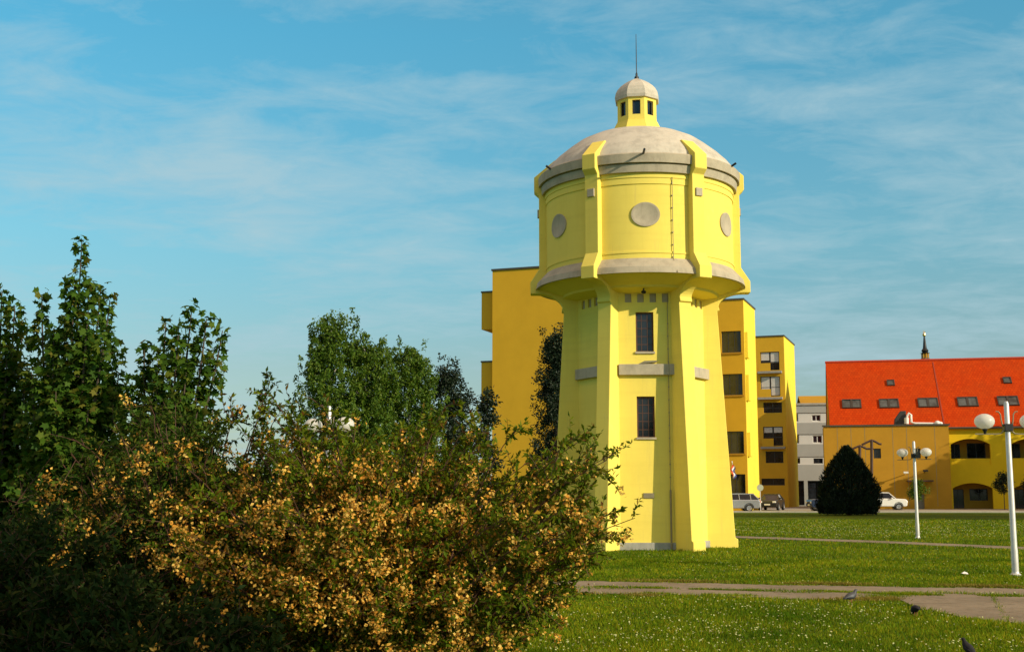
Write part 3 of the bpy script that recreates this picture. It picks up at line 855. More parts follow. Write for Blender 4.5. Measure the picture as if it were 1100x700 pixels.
for k in range(4):
    q = ua0 + pitch * k
    hk += [(q + .1, q + 1.1, zu[0] + .55, zu[1] + .1), (q + 1.75, q + 3.5, zu[0] + .65, zu[1] + .2), (q + .15, q + 1.25, .05, zl[1] - .1), (q + 1.8, q + 3.5, .8, zl[1] - .05)]
m.holed(yu0, yu1, 0, ez, hk, .2, None, y=bk); m.build('loggia_wall', M['ochre'], red)
m = MB(); m.box(yu0, yu1, WD + .45, bk - .002, zfl - .12, zfl + .12); m.build('loggia_floor', M['kerb'], red)
for h in hk: win(Matrix.Translation((0, bk - .06, 0)), h, red, (0.5,), sill=False)
for k in range(4):
    q0, q1 = ua0 + pitch * k, ua1 + pitch * k
    m = MB(); m.box(q0, q1, WD + .12, WD + .30, zu[0] + .003, zu[0] + .62); m.build('parapet', M['yellow'], red)
# tiled roof with ridge, both slopes in one mesh, UV laid along the slope
RUN = 7.6
rz_e, rz_r = ez + .12, RF.hit(940, 388.2, WD + RUN)[1]
rx0, rx1 = .70, yu1 + .4
y0_, y1_, y2_ = WD - .35, WD + RUN, WD + 2 * RUN + .35
me = bpy.data.meshes.new('roof')
th = .16
vs = [(rx0, y0_, rz_e), (rx1, y0_, rz_e), (rx1, y1_, rz_r), (rx0, y1_, rz_r), (rx1, y2_, rz_e), (rx0, y2_, rz_e)]
vs += [(x, y, z - th) for x, y, z in vs]
fs = [(0, 1, 2, 3), (3, 2, 4, 5), (0, 6, 7, 1), (4, 10, 11, 5), (0, 3, 9, 6), (3, 5, 11, 9), (1, 7, 8, 2), (2, 8, 10, 4)]
me.from_pydata(vs, [], fs); me.update()
uvl = me.uv_layers.new(name='UVMap')
for pl in me.polygons:
    for li in pl.loop_indices:
        v = me.vertices[me.loops[li].vertex_index].co
        uvl.data[li].uv = (v.x, math.hypot(v.y - y1_, v.z - rz_r))
me.materials.append(M['roof'])
ro = bpy.data.objects.new('roof', me); COL.objects.link(ro); ro.parent = red
m = MB(); m.tube([(rx0 - .05, y1_, rz_r + .02), (rx1 + .05, y1_, rz_r + .02)], .14, 8); m.build('ridge_tile', plain('ridge_clay', (.42, .035, .004), .8, 0, .2), ro)
gx = .78
m = MB(); m.add([(gx, WD + .41, 0), (gx, y2_ - .4, 0), (gx, y2_ - .4, rz_e - .1), (gx, y1_, rz_r - .2), (gx, WD + .41, rz_e + .2)], [(4, 3, 2, 1, 0)])
m.add([(yu1, WD, ez - .2), (yu1, y2_ - .4, ez - .2), (yu1, y2_ - .4, rz_e - .1), (yu1, y1_, rz_r - .2)], [(0, 1, 2, 3)])
m.build('gable_wall', M['ochre'], red)
m = MB(); m.tube([(rx0, y0_ - .08, rz_e - .1), (rx1, y0_ - .08, rz_e - .1)], .10, 8); m.build('gutter', M['coping'], red)
slope = math.atan2(rz_r - rz_e, RUN + .35)
def on_roof(px, py):
    """sight line meets the front roof slope: (x along, distance s up the slope)"""
    for_d = WD
    x, d, z = ray(px, py); v = Vector((x, d, z))
    p0 = RF.o + RF.n * y0_ + Vector((0, 0, rz_e))
    nn = (RF.n * -math.sin(slope) + Vector((0, 0, math.cos(slope)))).normalized()
    t = (p0 - Vector((0, 0, EYE))).dot(nn) / v.dot(nn)
    p = Vector((0, 0, EYE)) + v * t
    q = p - p0
    return q.dot(RF.u), q.dot(RF.n * math.cos(slope) + Vector((0, 0, math.sin(slope))))
RM = Matrix.Translation((0, y0_, rz_e)) @ Matrix.Rotation(slope, 4, 'X')
def skylight(px0, px1, py0, py1, double=True):
    u0 = on_roof(px0, (py0 + py1) / 2)[0]; u1 = on_roof(px1, (py0 + py1) / 2)[0]
    s0 = on_roof((px0 + px1) / 2, py1)[1]; s1 = on_roof((px0 + px1) / 2, py0)[1]
    f = MB(); w = .10
    def bx(a, b, c, d): f.box(a, b, c, d, -.05, .14, RM)
    bx(u0, u0 + w, s0, s1); bx(u1 - w, u1, s0, s1); bx(u0 + w, u1 - w, s0, s0 + w); bx(u0 + w, u1 - w, s1 - w, s1)
    if double: bx((u0 + u1) / 2 - w, (u0 + u1) / 2 + w, s0 + w, s1 - w)
    fo = f.build('skylight', M['dark_frame'], ro)
    g = MB(); g.box(u0 + w * .5, u1 - w * .5, s0 + w * .5, s1 - w * .5, .04, .08, RM); g.build('skylight_pane', M['skyglass'], ro)
for a, b, c, d in ((904.5, 925.2, 429.5, 438.6), (944.3, 965.6, 429, 438.3), (986, 1008, 428, 437.6), (1028.5, 1050.5, 427, 436.8), (1071.5, 1094.2, 426, 435.8), (1115, 1138, 425, 435)):
    skylight(a, b, c, d)
for a, b, c, d in ((952.6, 961, 408.6, 414.4), (1077.5, 1086.5, 405.6, 412)): skylight(a, b, c, d, False)
# seam where two roof lengths meet
u, s1 = on_roof(1002, 388.5)
m = MB(); m.box(u - .06, u + .06, .1, math.hypot(RUN, rz_r - rz_e) - .1, .001, .035, RM); m.build('roof_seam', plain('seam_clay', (.30, .035, .012), .8), ro)
# vent hood and white pipe on the flat front roof
u0 = RF.hit(960, 450, 1.5)[0]; u1 = RF.hit(973, 450, 1.5)[0]; zt_v = RF.hit(966, 441.5, 1.5)[1]
m = MB(); m.prism([(u0, oz + .02), (u1, oz + .02), (u1, zt_v), (u1 - .5, zt_v), (u0 + .1, zt_v - .75)], 1.0, 2.2, 'xz'); m.build('vent_hood', plain('sheet_metal', (.045, .045, .045), .6, .2), red, bevel=.04)
q = lambda px_, py_: (RF.hit(px_, py_, .8)[0], .8, RF.hit(px_, py_, .8)[1])
m = MB(); m.tube([q(974, 452), q(974.5, 446.5), q(976.5, 443.6), q(978.6, 445.5), q(979, 453.4), q(983, 454.6), q(1006, 454.8)], .11, 8); m.tube([q(973.8, 455), q(973.8, 448.5)], .22, 8)
m.ball(q(1007, 454.6), .3, .3, .28, 10, 8); m.ball(q(1010, 455), .25, .25, .22, 10, 8)
m.build('vent_pipe', M['white_paint'], red, smooth=50)

# ================================================================== CHURCH SPIRE far behind
sp = at(994, 386, 250)
ch = empty('church_tower', (sp.x, sp.y, 0), 0, 'dark slender church spire with gold ball rising behind the red roof', 'church tower')
zz = lambda py: at(994, py, 250).z
m = MB(); m.box(-1.9, 1.9, -1.9, 1.9, 0, zz(390)); m.build('tower_wall', M['white_wall'], ch)
m = MB(); m.lathe([(2.8, zz(390)), (1.6, zz(388)), (.95, zz(386)), (.85, zz(384.6))], 8, R(22), close=True); m.build('lower_roof', M['coping'], ch)
m = MB()
for k in range(8):
    a = R(45 * k)
    m.box(-.11, .11, -.11, .11, zz(385), zz(379.6), Matrix.Translation((.66 * math.sin(a), -.66 * math.cos(a), 0)))
m.lathe([(.42, zz(385)), (.42, zz(379.6))], 8, 0)
m.build('belfry', M['ochre'], ch)
m = MB(); m.lathe([(.7, zz(380)), (.98, zz(379.3)), (.55, zz(378.4)), (.72, zz(376.6)), (.62, zz(375.6)), (.40, zz(374)), (.28, zz(368)), (.16, zz(361.5))], 10, close=True); m.build('spire', M['black_metal'], ch, smooth=40)
m = MB(); m.ball((0, 0, zz(359.4)), .36, .36, .42, 12, 8); m.tube([(0, 0, zz(361.5)), (0, 0, zz(354.5))], .05, 6); m.tube([(-.3, 0, zz(356.2)), (.3, 0, zz(356.2))], .05, 6)
m.build('finial', plain('gilded_metal', (.8, .55, .2), .3, .8), ch)

# ================================================================== STREET LAMPS
def make_lamp(loc, rot, label, zp=3.46):
    t = empty('street_lamp', loc, rot, label, 'street lamp', 'twin globe street lamps in the park')
    m = MB(); m.lathe([(.068, 0), (.068, .5), (.060, .55), (.050, zp - .05), (.035, zp), (.001, zp + .01)], 14); m.build('pole', M['pole'], t, smooth=40)
    m = MB(); m.lathe([(.11, 0), (.11, .03), (.075, .05), (.069, .08)], 14, close=True); m.build('base_plate', M['pole'], t)
    zg_ = zp - .40
    for s in (-1, 1):
        m = MB(); m.tube([(s * .05, 0, zg_ - .17), (s * .09, 0, zg_ - .2), (s * .14, 0, zg_ - .245), (s * .22, 0, zg_ - .255), (s * .66, 0, zg_ - .255)], .014, 6)
        ao = m.build('arm', M['bracket'], t)
        m = MB(); m.tube([(s * .05, 0, zg_ - .12), (s * .10, 0, zg_ - .08), (s * .125, 0, zg_ + .06), (s * .13, 0, zg_ + .14), (s * .17, 0, zg_ + .195), (s * .22, 0, zg_ + .20)], .013, 6)
        m.build('scroll', M['bracket'], ao)
        m = MB(); m.lathe([(.055, zg_ - .14), (.05, zg_ - .17), (.035, zg_ - .20), (.02, zg_ - .25)], 12, 0, Matrix.Translation((s * .46, 0, 0)), close=True)
        m.build('globe_holder', M['black_metal'], ao)
        m = MB(); m.ball((s * .46, 0, zg_), .198, .198, .155); m.build('globe', M['globe'], t, smooth=60)
    m = MB(); m.box(-.085, .085, -.085, .085, zg_ - .20, zg_ - .05); m.build('bracket_box', M['black_metal'], t, bevel=.01)
    return t
la = gr(1091, 618)
lamp = make_lamp(la, R(0), 'tall white twin globe lamp nearest the camera beside the worn path')
for p, rot, lab, dzl in ((gr(986, 578), R(-46), 'smaller looking twin globe lamp on lawn before the ochre wall', 0), (at(352.5, 560, 27.5), R(-35), 'twin globe lamp with one globe peeking above the flowering shrub', .0)):
    c = copy_tree(lamp); c.location = (p.x, p.y, 0); c.rotation_euler = (0, 0, rot); c['label'] = lab
    if 'peeking' in lab:
        c.location = (at(352.5, 500, 26).x, 26, 0)

# ================================================================== CARS
def make_car(name, loc, rot, label, paint, kind='hatch'):
    t = empty(name, loc, rot, label, 'car')
    if kind == 'estate':
        low = [(-2.25, .35), (-2.28, .75), (-2.22, .95), (-1.25, 1.0), (2.1, 1.0), (2.25, .9), (2.27, .40), (2.1, .28), (-2.1, .28)]
        cab = [(-1.35, .98), (-.55, 1.42), (.2, 1.48), (1.55, 1.46), (1.75, 1.42), (2.18, .98)]
        axl = (-1.38, 1.32)
    elif kind == 'saloon':
        low = [(-2.2, .33), (-2.22, .70), (-2.05, .86), (-1.1, .95), (1.6, .98), (2.15, .95), (2.2, .5), (2.1, .28), (-2.1, .28)]
        cab = [(-1.1, .94), (-.35, 1.38), (.2, 1.42), (.8, 1.40), (1.65, .97)]
        axl = (-1.35, 1.3)
    else:
        low = [(-2.0, .38), (-2.04, .82), (-1.9, .98), (-1.0, 1.04), (1.85, 1.08), (1.98, .95), (2.0, .45), (1.85, .32), (-1.85, .32)]
        cab = [(-1.0, 1.02), (-.45, 1.52), (.1, 1.58), (1.3, 1.56), (1.5, 1.5), (1.88, 1.06)]
        axl = (-1.25, 1.2)
    m = MB(); m.prism(low, -.84, .84, 'xz'); bo = m.build('body', paint, t, bevel=.07)
    # cabin: narrower at the top
    vs, n = [], len(cab)
    zmin, zmax = min(p[1] for p in cab), max(p[1] for p in cab)
    for s in (-1, 1):
        for x, z in cab: vs.append((x, s * (.80 - .20 * (z - zmin) / (zmax - zmin)), z))
    fs = [tuple(range(n)), tuple(range(n, 2 * n))[::-1]] + [(i, n + i, n + (i + 1) % n, (i + 1) % n) for i in range(n)]
    m = MB(); m.add(vs, fs); m.build('cabin', M['glass'], bo, bevel=.02)
    # roof skin and pillars over the glass
    m = MB()
    tops = [p for p in cab if p[1] > zmax - .12]
    x0, x1 = tops[0][0] - .05, tops[-1][0] + .05
    m.prism([(x0, zmax - .06), (x1, zmax - .06), (x1 - .05, zmax + .03), ((x0 + x1) / 2, zmax + .045), (x0 + .08, zmax + .02)], -.62, .62, 'xz')
    for s in (-1, 1):
        for (xa, za), (xb, zb) in ((cab[0], tops[0]), (cab[-1], tops[-1])):
            m.tube([(xa, s * .80, za), (xb, s * .605, zb)], .045, 6)
        for xm in ((x0 + x1) / 2 - .1, x1 - .35):
            m.tube([(xm + .03, s * .805, zmin), (xm, s * .61, zmax - .03)], .035, 6)
    m.build('roof', paint, bo)
    for ax in axl:
        for s in (-1, 1):
            w = MB(); w.lathe([(.20, -.10), (.30, -.11), (.32, -.07), (.32, .07), (.30, .11), (.20, .10)], 20, 0, Matrix.Translation((ax, s * .80, .32)) @ Matrix.Rotation(R(90), 4, 'X'))
            wo = w.build('wheel', M['rubber'], t, smooth=40)
            w = MB(); w.lathe([(.0, -.085 * 1), (.05, -.10), (.18, -.085), (.205, -.105), (.205, .105), (.18, .085), (.05, .10), (0, .085)], 20, 0, Matrix.Translation((ax, s * .80, .32)) @ Matrix.Rotation(R(90), 4, 'X')); w.build('rim', M['rim'], wo, smooth=30)
            w = MB(); w.lathe([(.36, -.02), (.40, -.02), (.40, .03), (.36, .03)], 20, 0, Matrix.Translation((ax, s * .845, .33)) @ Matrix.Rotation(R(90), 4, 'X')); w.build('wheel_arch', M['rubber'], bo)
    for s in (-1, 1):
        h = MB(); h.box(low[1][0] - .03, low[1][0] + .12, s * .62 - .16, s * .62 + .16, .66, .82); h.build('headlight', M['lamp_clear'], t, bevel=.03)
        h = MB(); xr = max(p[0] for p in low); h.box(xr - .10, xr + .02, s * .68 - .13, s * .68 + .13, .72, .95); h.build('tail_light', M['lamp_red'], t, bevel=.03)
        h = MB(); h.box(cab[0][0] + .25, cab[0][0] + .42, s * .92 - .09, s * .92 + .09, 1.0, 1.13); h.build('mirror', paint, t, bevel=.03)
    for x in (low[0][0] - .035, max(p[0] for p in low) + .005):
        h = MB(); h.box(x, x + .03, -.26, .26, .46, .58); h.build('number_plate', M['white_paint'], t)
    h = MB(); h.box(low[0][0] - .02, low[0][0] + .10, -.45, .45, .60, .72); h.build('grille', M['rubber'], t)
    return t
paints = {k: plain(k + '_car_paint', c, .22, me_, .03) for k, c, me_ in (('silver', (.40, .42, .45), .5), ('dark', (.025, .027, .03), .2), ('white', (.78, .78, .75), 0.0), ('blue', (.02, .035, .08), .2))}
def car_at(px_, Y): return (at(px_, 545, Y).x, Y, .012)
make_car('estate_car', car_at(786, 103.5), R(0), 'silver estate car half hidden behind the tower foot', paints['silver'], 'estate')
make_car('saloon_car', car_at(829, 112), R(68), 'dark saloon car facing the lawn beside the silver estate', paints['dark'], 'saloon')
make_car('white_car', car_at(949, 113.5), R(172), 'white hatchback parked before the ochre wall behind the round conifer', paints['white'], 'hatch')
make_car('blue_car', car_at(893.5, 106.5), R(4), 'dark blue car mostly hidden behind the round conifer', paints['blue'], 'hatch')

# ================================================================== SMALL STREET THINGS
# flag on the middle block
fp = Matrix.Rotation(AROT, 3, 'Z')
fu, fz = F2.hit(788.5, 508)
fw = F2.o + F2.u * fu
flag = empty('flag', (fw.x, fw.y, fz), AROT, 'small red, white and blue flag hanging over the apartment entrance', 'flag')
m = MB(); m.tube([(0, .0, -.5), (0, -.9, .95)], .035, 6); m.ball((0, -.92, .98), .06, .06, .06, 8, 6); m.build('flag_pole', M['white_paint'], flag)
def stripe(z0, z1, mt, k):
    m = MB(); n = 8; vs, fs = [], []
    for j, f in enumerate((z0, z1)):
        for i in range(n + 1):
            vs.append((-.08 + f * .32 + .10 * math.sin(i * 1.1 + f * 3), -.86 + f * .25 + .07 * math.sin(i * 1.7), .86 - f * .45 - i * .135))
    fs = [(i, i + 1, n + 2 + i, n + 1 + i) for i in range(n)]
    m.add(vs, fs); m.build('flag_stripe', mt, flag)
for k, c in enumerate(((.62, .05, .02), (.75, .73, .68), (.03, .05, .22))): stripe(k / 3, (k + 1) / 3, plain('flag_cloth', c, .8), k)
# round sign
p = at(817, 545, 104)
sg = empty('road_sign', (p.x, p.y, 0), 0, 'small pale round road sign on a thin pole by the orange block', 'road sign')
zs_ = at(817, 523.5, 104).z
m = MB(); m.tube([(0, 0, 0), (0, 0, zs_ + .1)], .035, 8); m.build('pole', M['pole'], sg)
m = MB(); m.lathe([(.0, -.02), (.27, -.02), (.28, 0), (.27, .02), (0, .02)], 24, 0, Matrix.Translation((0, -.05, zs_)) @ Matrix.Rotation(R(90), 4, 'X')); m.build('sign_disc', plain('pale_sign', (.36, .40, .30), .5), sg)
# timber gallows frame behind the conifer
p = at(936, 545, 111)
pf = empty('timber_frame', (p.x, p.y, 0), R(-6), 'dark timber posts with sweeping curved arms behind the round conifer', 'timber frame')
q = lambda px_, py_: (at(px_, py_, 111).x - p.x, 0, at(px_, py_, 111).z)
for a, topy in ((923.8, 479), (936.2, 473)):
    m = MB(); m.tube([(q(a, 540)[0], 0, 0), q(a, topy)], .13, 8); m.build('post', M['wood'], pf)
for pts in (((915, 482.5), (919, 480.5), (924, 478.4), (928, 480.2), (931, 481.8), (938, 481.8)), ((926, 477.5), (930, 475.5), (936, 472.6), (940, 474), (944, 476.5), (946.5, 477))):
    m = MB(); m.tube([q(*t) for t in pts], .11, 6); m.build('arm', M['wood'], pf, smooth=50)
# scrap of paper
p = gr(1036, 618)
m = MB(); m.add([(-.07, -.05, .05), (.06, -.06, .035), (.08, .05, .06), (-.05, .06, .045), (0, 0, .085)], [(0, 1, 4), (1, 2, 4), (2, 3, 4), (3, 0, 4)])
o = m.build('paper_scrap', M['paper']); o.location = (p.x, p.y, 0); tag(o, 'crumpled scrap of white paper lying on the lawn beyond the path', 'litter')

# pigeons
def make_pigeon(loc, rot, label, pose, k=1.0):
    t = empty('pigeon', loc, rot, label, 'pigeon', 'pigeons feeding near the path')
    grey_ = plain('pigeon_plumage', (.010, .010, .012), .9, 0, .3, 30) if pose != 'walk' else plain('pigeon_plumage', (.045, .048, .055) if pose != 'dark' else (.012, .012, .014), .6, 0, .35, 30)
    if pose == 'walk':
        sp_ = [(-.17, .085), (-.14, .095), (-.09, .115), (-.03, .13), (.03, .14), (.07, .165), (.09, .20), (.105, .222), (.125, .225), (.14, .222)]
        rr_ = [.006, .020, .042, .060, .062, .045, .028, .027, .022, .004]
    elif pose == 'peck':
        sp_ = [(-.16, .13), (-.12, .135), (-.07, .14), (-.02, .135), (.04, .115), (.075, .085), (.095, .06), (.112, .045), (.125, .035), (.132, .03)]
        rr_ = [.006, .022, .044, .062, .060, .044, .028, .026, .018, .004]
    else:
        sp_ = [(-.15, .05), (-.125, .065), (-.08, .10), (-.03, .135), (.015, .165), (.04, .20), (.055, .235), (.066, .257), (.085, .262), (.10, .26)]
        rr_ = [.006, .022, .046, .062, .060, .044, .028, .027, .021, .004]
    m = MB(); m.tube([(x * k, 0, z * k) for x, z in sp_], [r * k for r in rr_], 12, squash=[(2.2, .6), (1.4, .8)] + [(1, 1)] * 8)
    m.build('body', grey_, t, smooth=80)
    hx, hz = sp_[-1]
    m = MB(); d = (Vector((sp_[-1][0] - sp_[-2][0], 0, sp_[-1][1] - sp_[-2][1]))).normalized()
    m.tube([(hx * k - .004, 0, hz * k), ((hx + d.x * .022) * k, 0, (hz + d.z * .022 - .006) * k)], [.006 * k, .002 * k], 6); m.build('beak', M['bracket'], t)
    for s in (-1, 1):
        m = MB(); m.tube([(-.02 * k, s * .018 * k, .10 * k), (-.01 * k, s * .022 * k, .045 * k), (-.012 * k, s * .022 * k, .006)], .006 * k, 6)
        for tx, ty in ((.035, 0), (.028, .018), (.028, -.018), (-.02, 0)): m.tube([(-.012 * k, s * .022 * k, .008), ((tx - .012) * k, (s * .022 + ty) * k, .004)], .003 * k, 5)
        m.build('leg', plain('pigeon_leg', (.35, .08, .05), .7) if 'pigeon_leg' not in bpy.data.materials else bpy.data.materials['pigeon_leg'], t)
        m = MB(); m.tube([(-.13 * k, s * .028 * k, (sp_[1][1] + .008) * k), (-.06 * k, s * .052 * k, (sp_[2][1] + .012) * k), (.0, s * .055 * k, (sp_[3][1] + .006) * k), (.035 * k, s * .04 * k, (sp_[4][1] + .004) * k)], [.004 * k, .022 * k, .028 * k, .010 * k], 8, squash=[(.5, 1)] * 4)
        m.build('wing', plain('pigeon_wing', (.10, .105, .115), .6, 0, .3, 40) if pose == 'walk' else grey_, t, smooth=80)
    return t
make_pigeon(gr(914.5, 648), R(25), 'grey pigeon walking on the worn path', 'walk', .86)
make_pigeon(gr(983.5, 661.5), R(100), 'small black looking pigeon at the grass edge beside the path', 'peck', .78)
make_pigeon(gr(1040, 707), R(120), 'black pigeon standing upright in the daisies closest to the camera', 'dark', .72)

# ================================================================== PLANTS
def polyline_tubes(mb_, lines, r0, r1, seg=4):
    for pts in lines:
        n = len(pts)
        mb_.tube(pts, [r0 + (r1 - r0) * i / (n - 1) for i in range(n)], seg, cap=False)

def make_flower_shrub(loc, label, seed, rx, ry, h, n_stems, flower, leafmat, extra=(), skip=None, name='flowering_shrub', cat='shrub', leaf_len=.060, twigs=14, per=15, gap=None):
    rng = np.random.default_rng(seed)
    t = empty(name, loc, 0, label, cat)
    stems, LP, LD, FP = [], [], [], []
    ends = []
    for i in range(n_stems):
        # even spread over the upper dome, some shorter inside
        phi = rng.uniform(0, 2 * np.pi); u = rng.uniform(0, 1) ** .7
        k = 1.0 if rng.random() < .75 else rng.uniform(.55, .95)
        lump = 1 + .10 * math.sin(3 * phi + seed) + .07 * math.sin(7 * phi + 2 * seed) + float(np.clip(rng.normal(0, .04), -.07, .05))
        el = (1 - u) * np.pi / 2
        fz = .08 + .92 * rng.uniform(0, 1) ** .75; pr = float(np.interp(fz, [0, .12, .40, .62, .84, .95, 1], [.46, .56, .90, 1, .80, .50, .25]))
        pr *= math.sqrt(rng.uniform(.35, 1)) if fz > .8 else 1
        e = np.array([rx * pr * math.cos(phi), ry * pr * math.sin(phi), h * fz]) * k * lump
        ends.append((e, rng.normal(0, .12)))
    for e in extra: ends.append((np.array(e) - np.array(loc), 0.0))
    for e, j in ends:
        b = np.array([e[0] * .28 + rng.normal(0, .10), e[1] * .28 + rng.normal(0, .10), 0.0])
        c = b + (e - b) * .38 + np.array([rng.normal(0, .08), rng.normal(0, .08), .42 * max(e[2], .8) + j])
        ts = np.linspace(0, 1, 9)
        pts = np.array([(1 - s) ** 2 * b + 2 * s * (1 - s) * c + s * s * e for s in ts])
        stems.append(pts)
        for q in range(twigs):
            s = rng.uniform(.25, 1.0) ** .8
            p0 = (1 - s) ** 2 * b + 2 * s * (1 - s) * c + s * s * e
            tan = 2 * (1 - s) * (c - b) + 2 * s * (e - c)
            d = unit((tan / np.linalg.norm(tan) * .8 + rng.normal(0, .75, 3) + np.array([0, 0, .15]))[None])[0]
            ln = rng.uniform(.12, .42) * (1.15 - .45 * s)
            p1 = p0 + d * ln; p1[2] = max(p1[2] - .05 * ln, .02)
            stems.append(np.array([p0, (p0 + p1) / 2 + rng.normal(0, .012, 3), p1]))
            ss = rng.uniform(0.1, 1.05, per)
            LP.append(p0[None] + (p1 - p0)[None] * ss[:, None]); LD.append(unit(d[None] * .6 + rng.normal(0, .8, (per, 3))))
            pz = p1; patch_ = .5 + .5 * math.sin(pz[0] * 5.1 + 2.0 * math.sin(pz[2] * 4.3 + seed)) * math.sin(pz[1] * 4.7 + pz[2] * 3.9 + 1.3)
            if rng.random() < flower * (.25 + 1.1 * patch_) * (1.0 if pz[0] < .45 * rx else .45) * (1.15 if pz[2] < .76 * h else .6 if pz[2] < .92 * h else .2):
                FP.append(p0 + (p1 - p0) * rng.uniform(.5, 1.12))
                if rng.random() < .55: FP.append(p0 + (p1 - p0) * rng.uniform(.7, 1.12))
    LP, LD = np.concatenate(LP), np.concatenate(LD)
    keep = LP[:, 2] > .03
    if gap is not None: keep &= gap(LP + np.array(loc))
    LP, LD = LP[keep], LD[keep]
    n = len(LP)
    mb_ = MB(); polyline_tubes(mb_, [p for p in stems if len(p) > 3], .011, .003); polyline_tubes(mb_, [p for p in stems if len(p) == 3], .0035, .0018, 3)
    mb_.build('branches', M['stem'], t)
    leaves('foliage', leafmat, LP, LD, rnd_dir(rng, n, .9), rng.uniform(.7, 1.25, n) * leaf_len, rng.uniform(.36, .5, n) * leaf_len, T_RHOMB, t)
    if FP:
        FP = np.array(FP); kk = 14
        P = np.repeat(FP, kk, 0) + rng.normal(0, .030, (len(FP) * kk, 3))
        if gap is not None: P = P[gap(P + np.array(loc))]
        nn = len(P)
        o = leaves('blossom', M['blossom'], P, rnd_dir(rng, nn), rnd_dir(rng, nn, .3), rng.uniform(.022, .042, nn), rng.uniform(.018, .032, nn), T_RHOMB, t)
        o['kind'] = 'stuff'
    return t
ex = [at(682, 556, 10.3), at(668, 548, 10.3), at(660, 487, 10.8), at(652, 494, 10.6), at(640, 480, 10.9), at(655, 575, 10.0), at(650, 590, 10.0),
      at(628, 470, 11), at(612, 476, 10.8), at(290, 424, 11), at(278, 430, 10.8), at(300, 432, 10.7), at(240, 440, 11), at(636, 520, 10.3), at(630, 600, 9.9), at(608, 600, 9.9), at(640, 500, 10.2), at(600, 490, 10)]
make_flower_shrub((-1.15, 10.9, 0), 'broad flowering shrub covered in orange yellow blossom in front of the tower', 3, 1.86, 1.5, 2.07, 430, .74, M['leaf_shrub'], ex)
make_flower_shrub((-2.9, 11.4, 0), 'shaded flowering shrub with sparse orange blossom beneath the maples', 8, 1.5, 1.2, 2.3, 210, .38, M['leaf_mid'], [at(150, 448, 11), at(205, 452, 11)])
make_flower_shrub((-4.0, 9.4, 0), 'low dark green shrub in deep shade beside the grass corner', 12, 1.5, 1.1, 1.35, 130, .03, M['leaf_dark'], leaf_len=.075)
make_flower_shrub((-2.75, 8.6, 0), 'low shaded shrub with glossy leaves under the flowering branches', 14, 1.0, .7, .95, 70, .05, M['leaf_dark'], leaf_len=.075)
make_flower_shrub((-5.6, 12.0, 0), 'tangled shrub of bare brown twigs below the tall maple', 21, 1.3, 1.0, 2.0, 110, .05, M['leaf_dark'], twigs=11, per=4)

# young maples: bundles of upright leaders clothed in lobed leaves
def make_maple(loc, label, seed, leaders, name='maple_tree'):
    """leaders: (tip point, thickness of the leafy column, length clothed)"""
    rng = np.random.default_rng(seed)
    t = empty(name, loc, 0, label, 'tree', 'young maples in the thicket')
    base = np.array(loc)
    mbt = MB()
    mbt.tube([(0, 0, 0), (.02, .01, .8), (0, .02, 1.5)], [.10, .075, .06], 8)
    LP, LD, LN = [], [], []
    for tip, rmax, ln in leaders:
        e = np.array(tip) - base
        b = np.array([e[0] * .15, e[1] * .15, rng.uniform(.7, 1.4)])
        c = np.array([e[0] * .8, e[1] * .8, b[2] + (e[2] - b[2]) * .45])
        ts = np.linspace(0, 1, 12)
        pts = np.array([(1 - s) ** 2 * b + 2 * s * (1 - s) * c + s * s * e for s in ts])
        mbt.tube([tuple(p) for p in pts], [.04 - .034 * i / 11 for i in range(12)], 5)
        total = np.linalg.norm(np.diff(pts, axis=0), axis=1).sum()
        d = 0.0; step = .055
        while d < min(ln, total * .95):
            s = 1 - d / total
            p = (1 - s) ** 2 * b + 2 * s * (1 - s) * c + s * s * e
            env = min(rmax * 1.12, .05 + (.15 * d if d < .42 else .063 + .48 * (d - .42))) * (.75 + .35 * math.sin(d * 9 + seed))
            m = int(4 + env * 72)
            ph = rng.uniform(0, 2 * np.pi, m)
            rr = env * np.sqrt(rng.uniform(.1, 1, m))
            off = np.stack([np.cos(ph) * rr, np.sin(ph) * rr, rng.normal(.02, .05, m)], 1)
            LP.append(p + off)
            LD.append(np.stack([np.cos(ph), np.sin(ph), rng.normal(-.35, .35, m)], 1) + rng.normal(0, .3, (m, 3)))
            LN.append(rnd_dir(rng, m, 1.1) + np.stack([np.cos(ph), np.sin(ph), np.zeros(m)], 1) * .5)
            if env > .2 and rng.random() < .5:
                k = rng.integers(0, m); mbt.tube([tuple(p), tuple(p + off[k])], [.008, .003], 4, cap=False)
            d += step
    mbt.build('trunk', M['bark'], t)
    LP, LD, LN = map(np.concatenate, (LP, LD, LN))
    L = rng.uniform(.06, .12, len(LP))
    leaves('crown', M['leaf_maple'], LP, LD, LN, L, L * .95, T_MAPLE, t)
    return t
A = lambda px_, py_, Y: tuple(at(px_, py_, Y))
m1 = at(70, 545, 15.5)
make_maple((m1.x, 15.5, 0), 'tall maple with one thin shoot rising above its spiky top', 2,
           [(A(88, 258, 15.4), .20, 3.2), (A(80, 306, 15.3), .34, 3.0), (A(108, 310, 15.6), .34, 3.0), (A(118, 322, 15.2), .30, 2.6), (A(45, 318, 15.5), .14, 2.2), (A(58, 352, 15.2), .30, 2.4), (A(95, 330, 14.9), .42, 2.8),
            (A(70, 345, 16), .45, 2.8), (A(128, 400, 15.1), .35, 2.0), (A(34, 400, 15.2), .36, 2.0), (A(110, 370, 14.8), .45, 2.4), (A(60, 420, 14.7), .45, 2.0), (A(95, 440, 14.6), .45, 1.6)])
m2 = at(2, 545, 16.2)
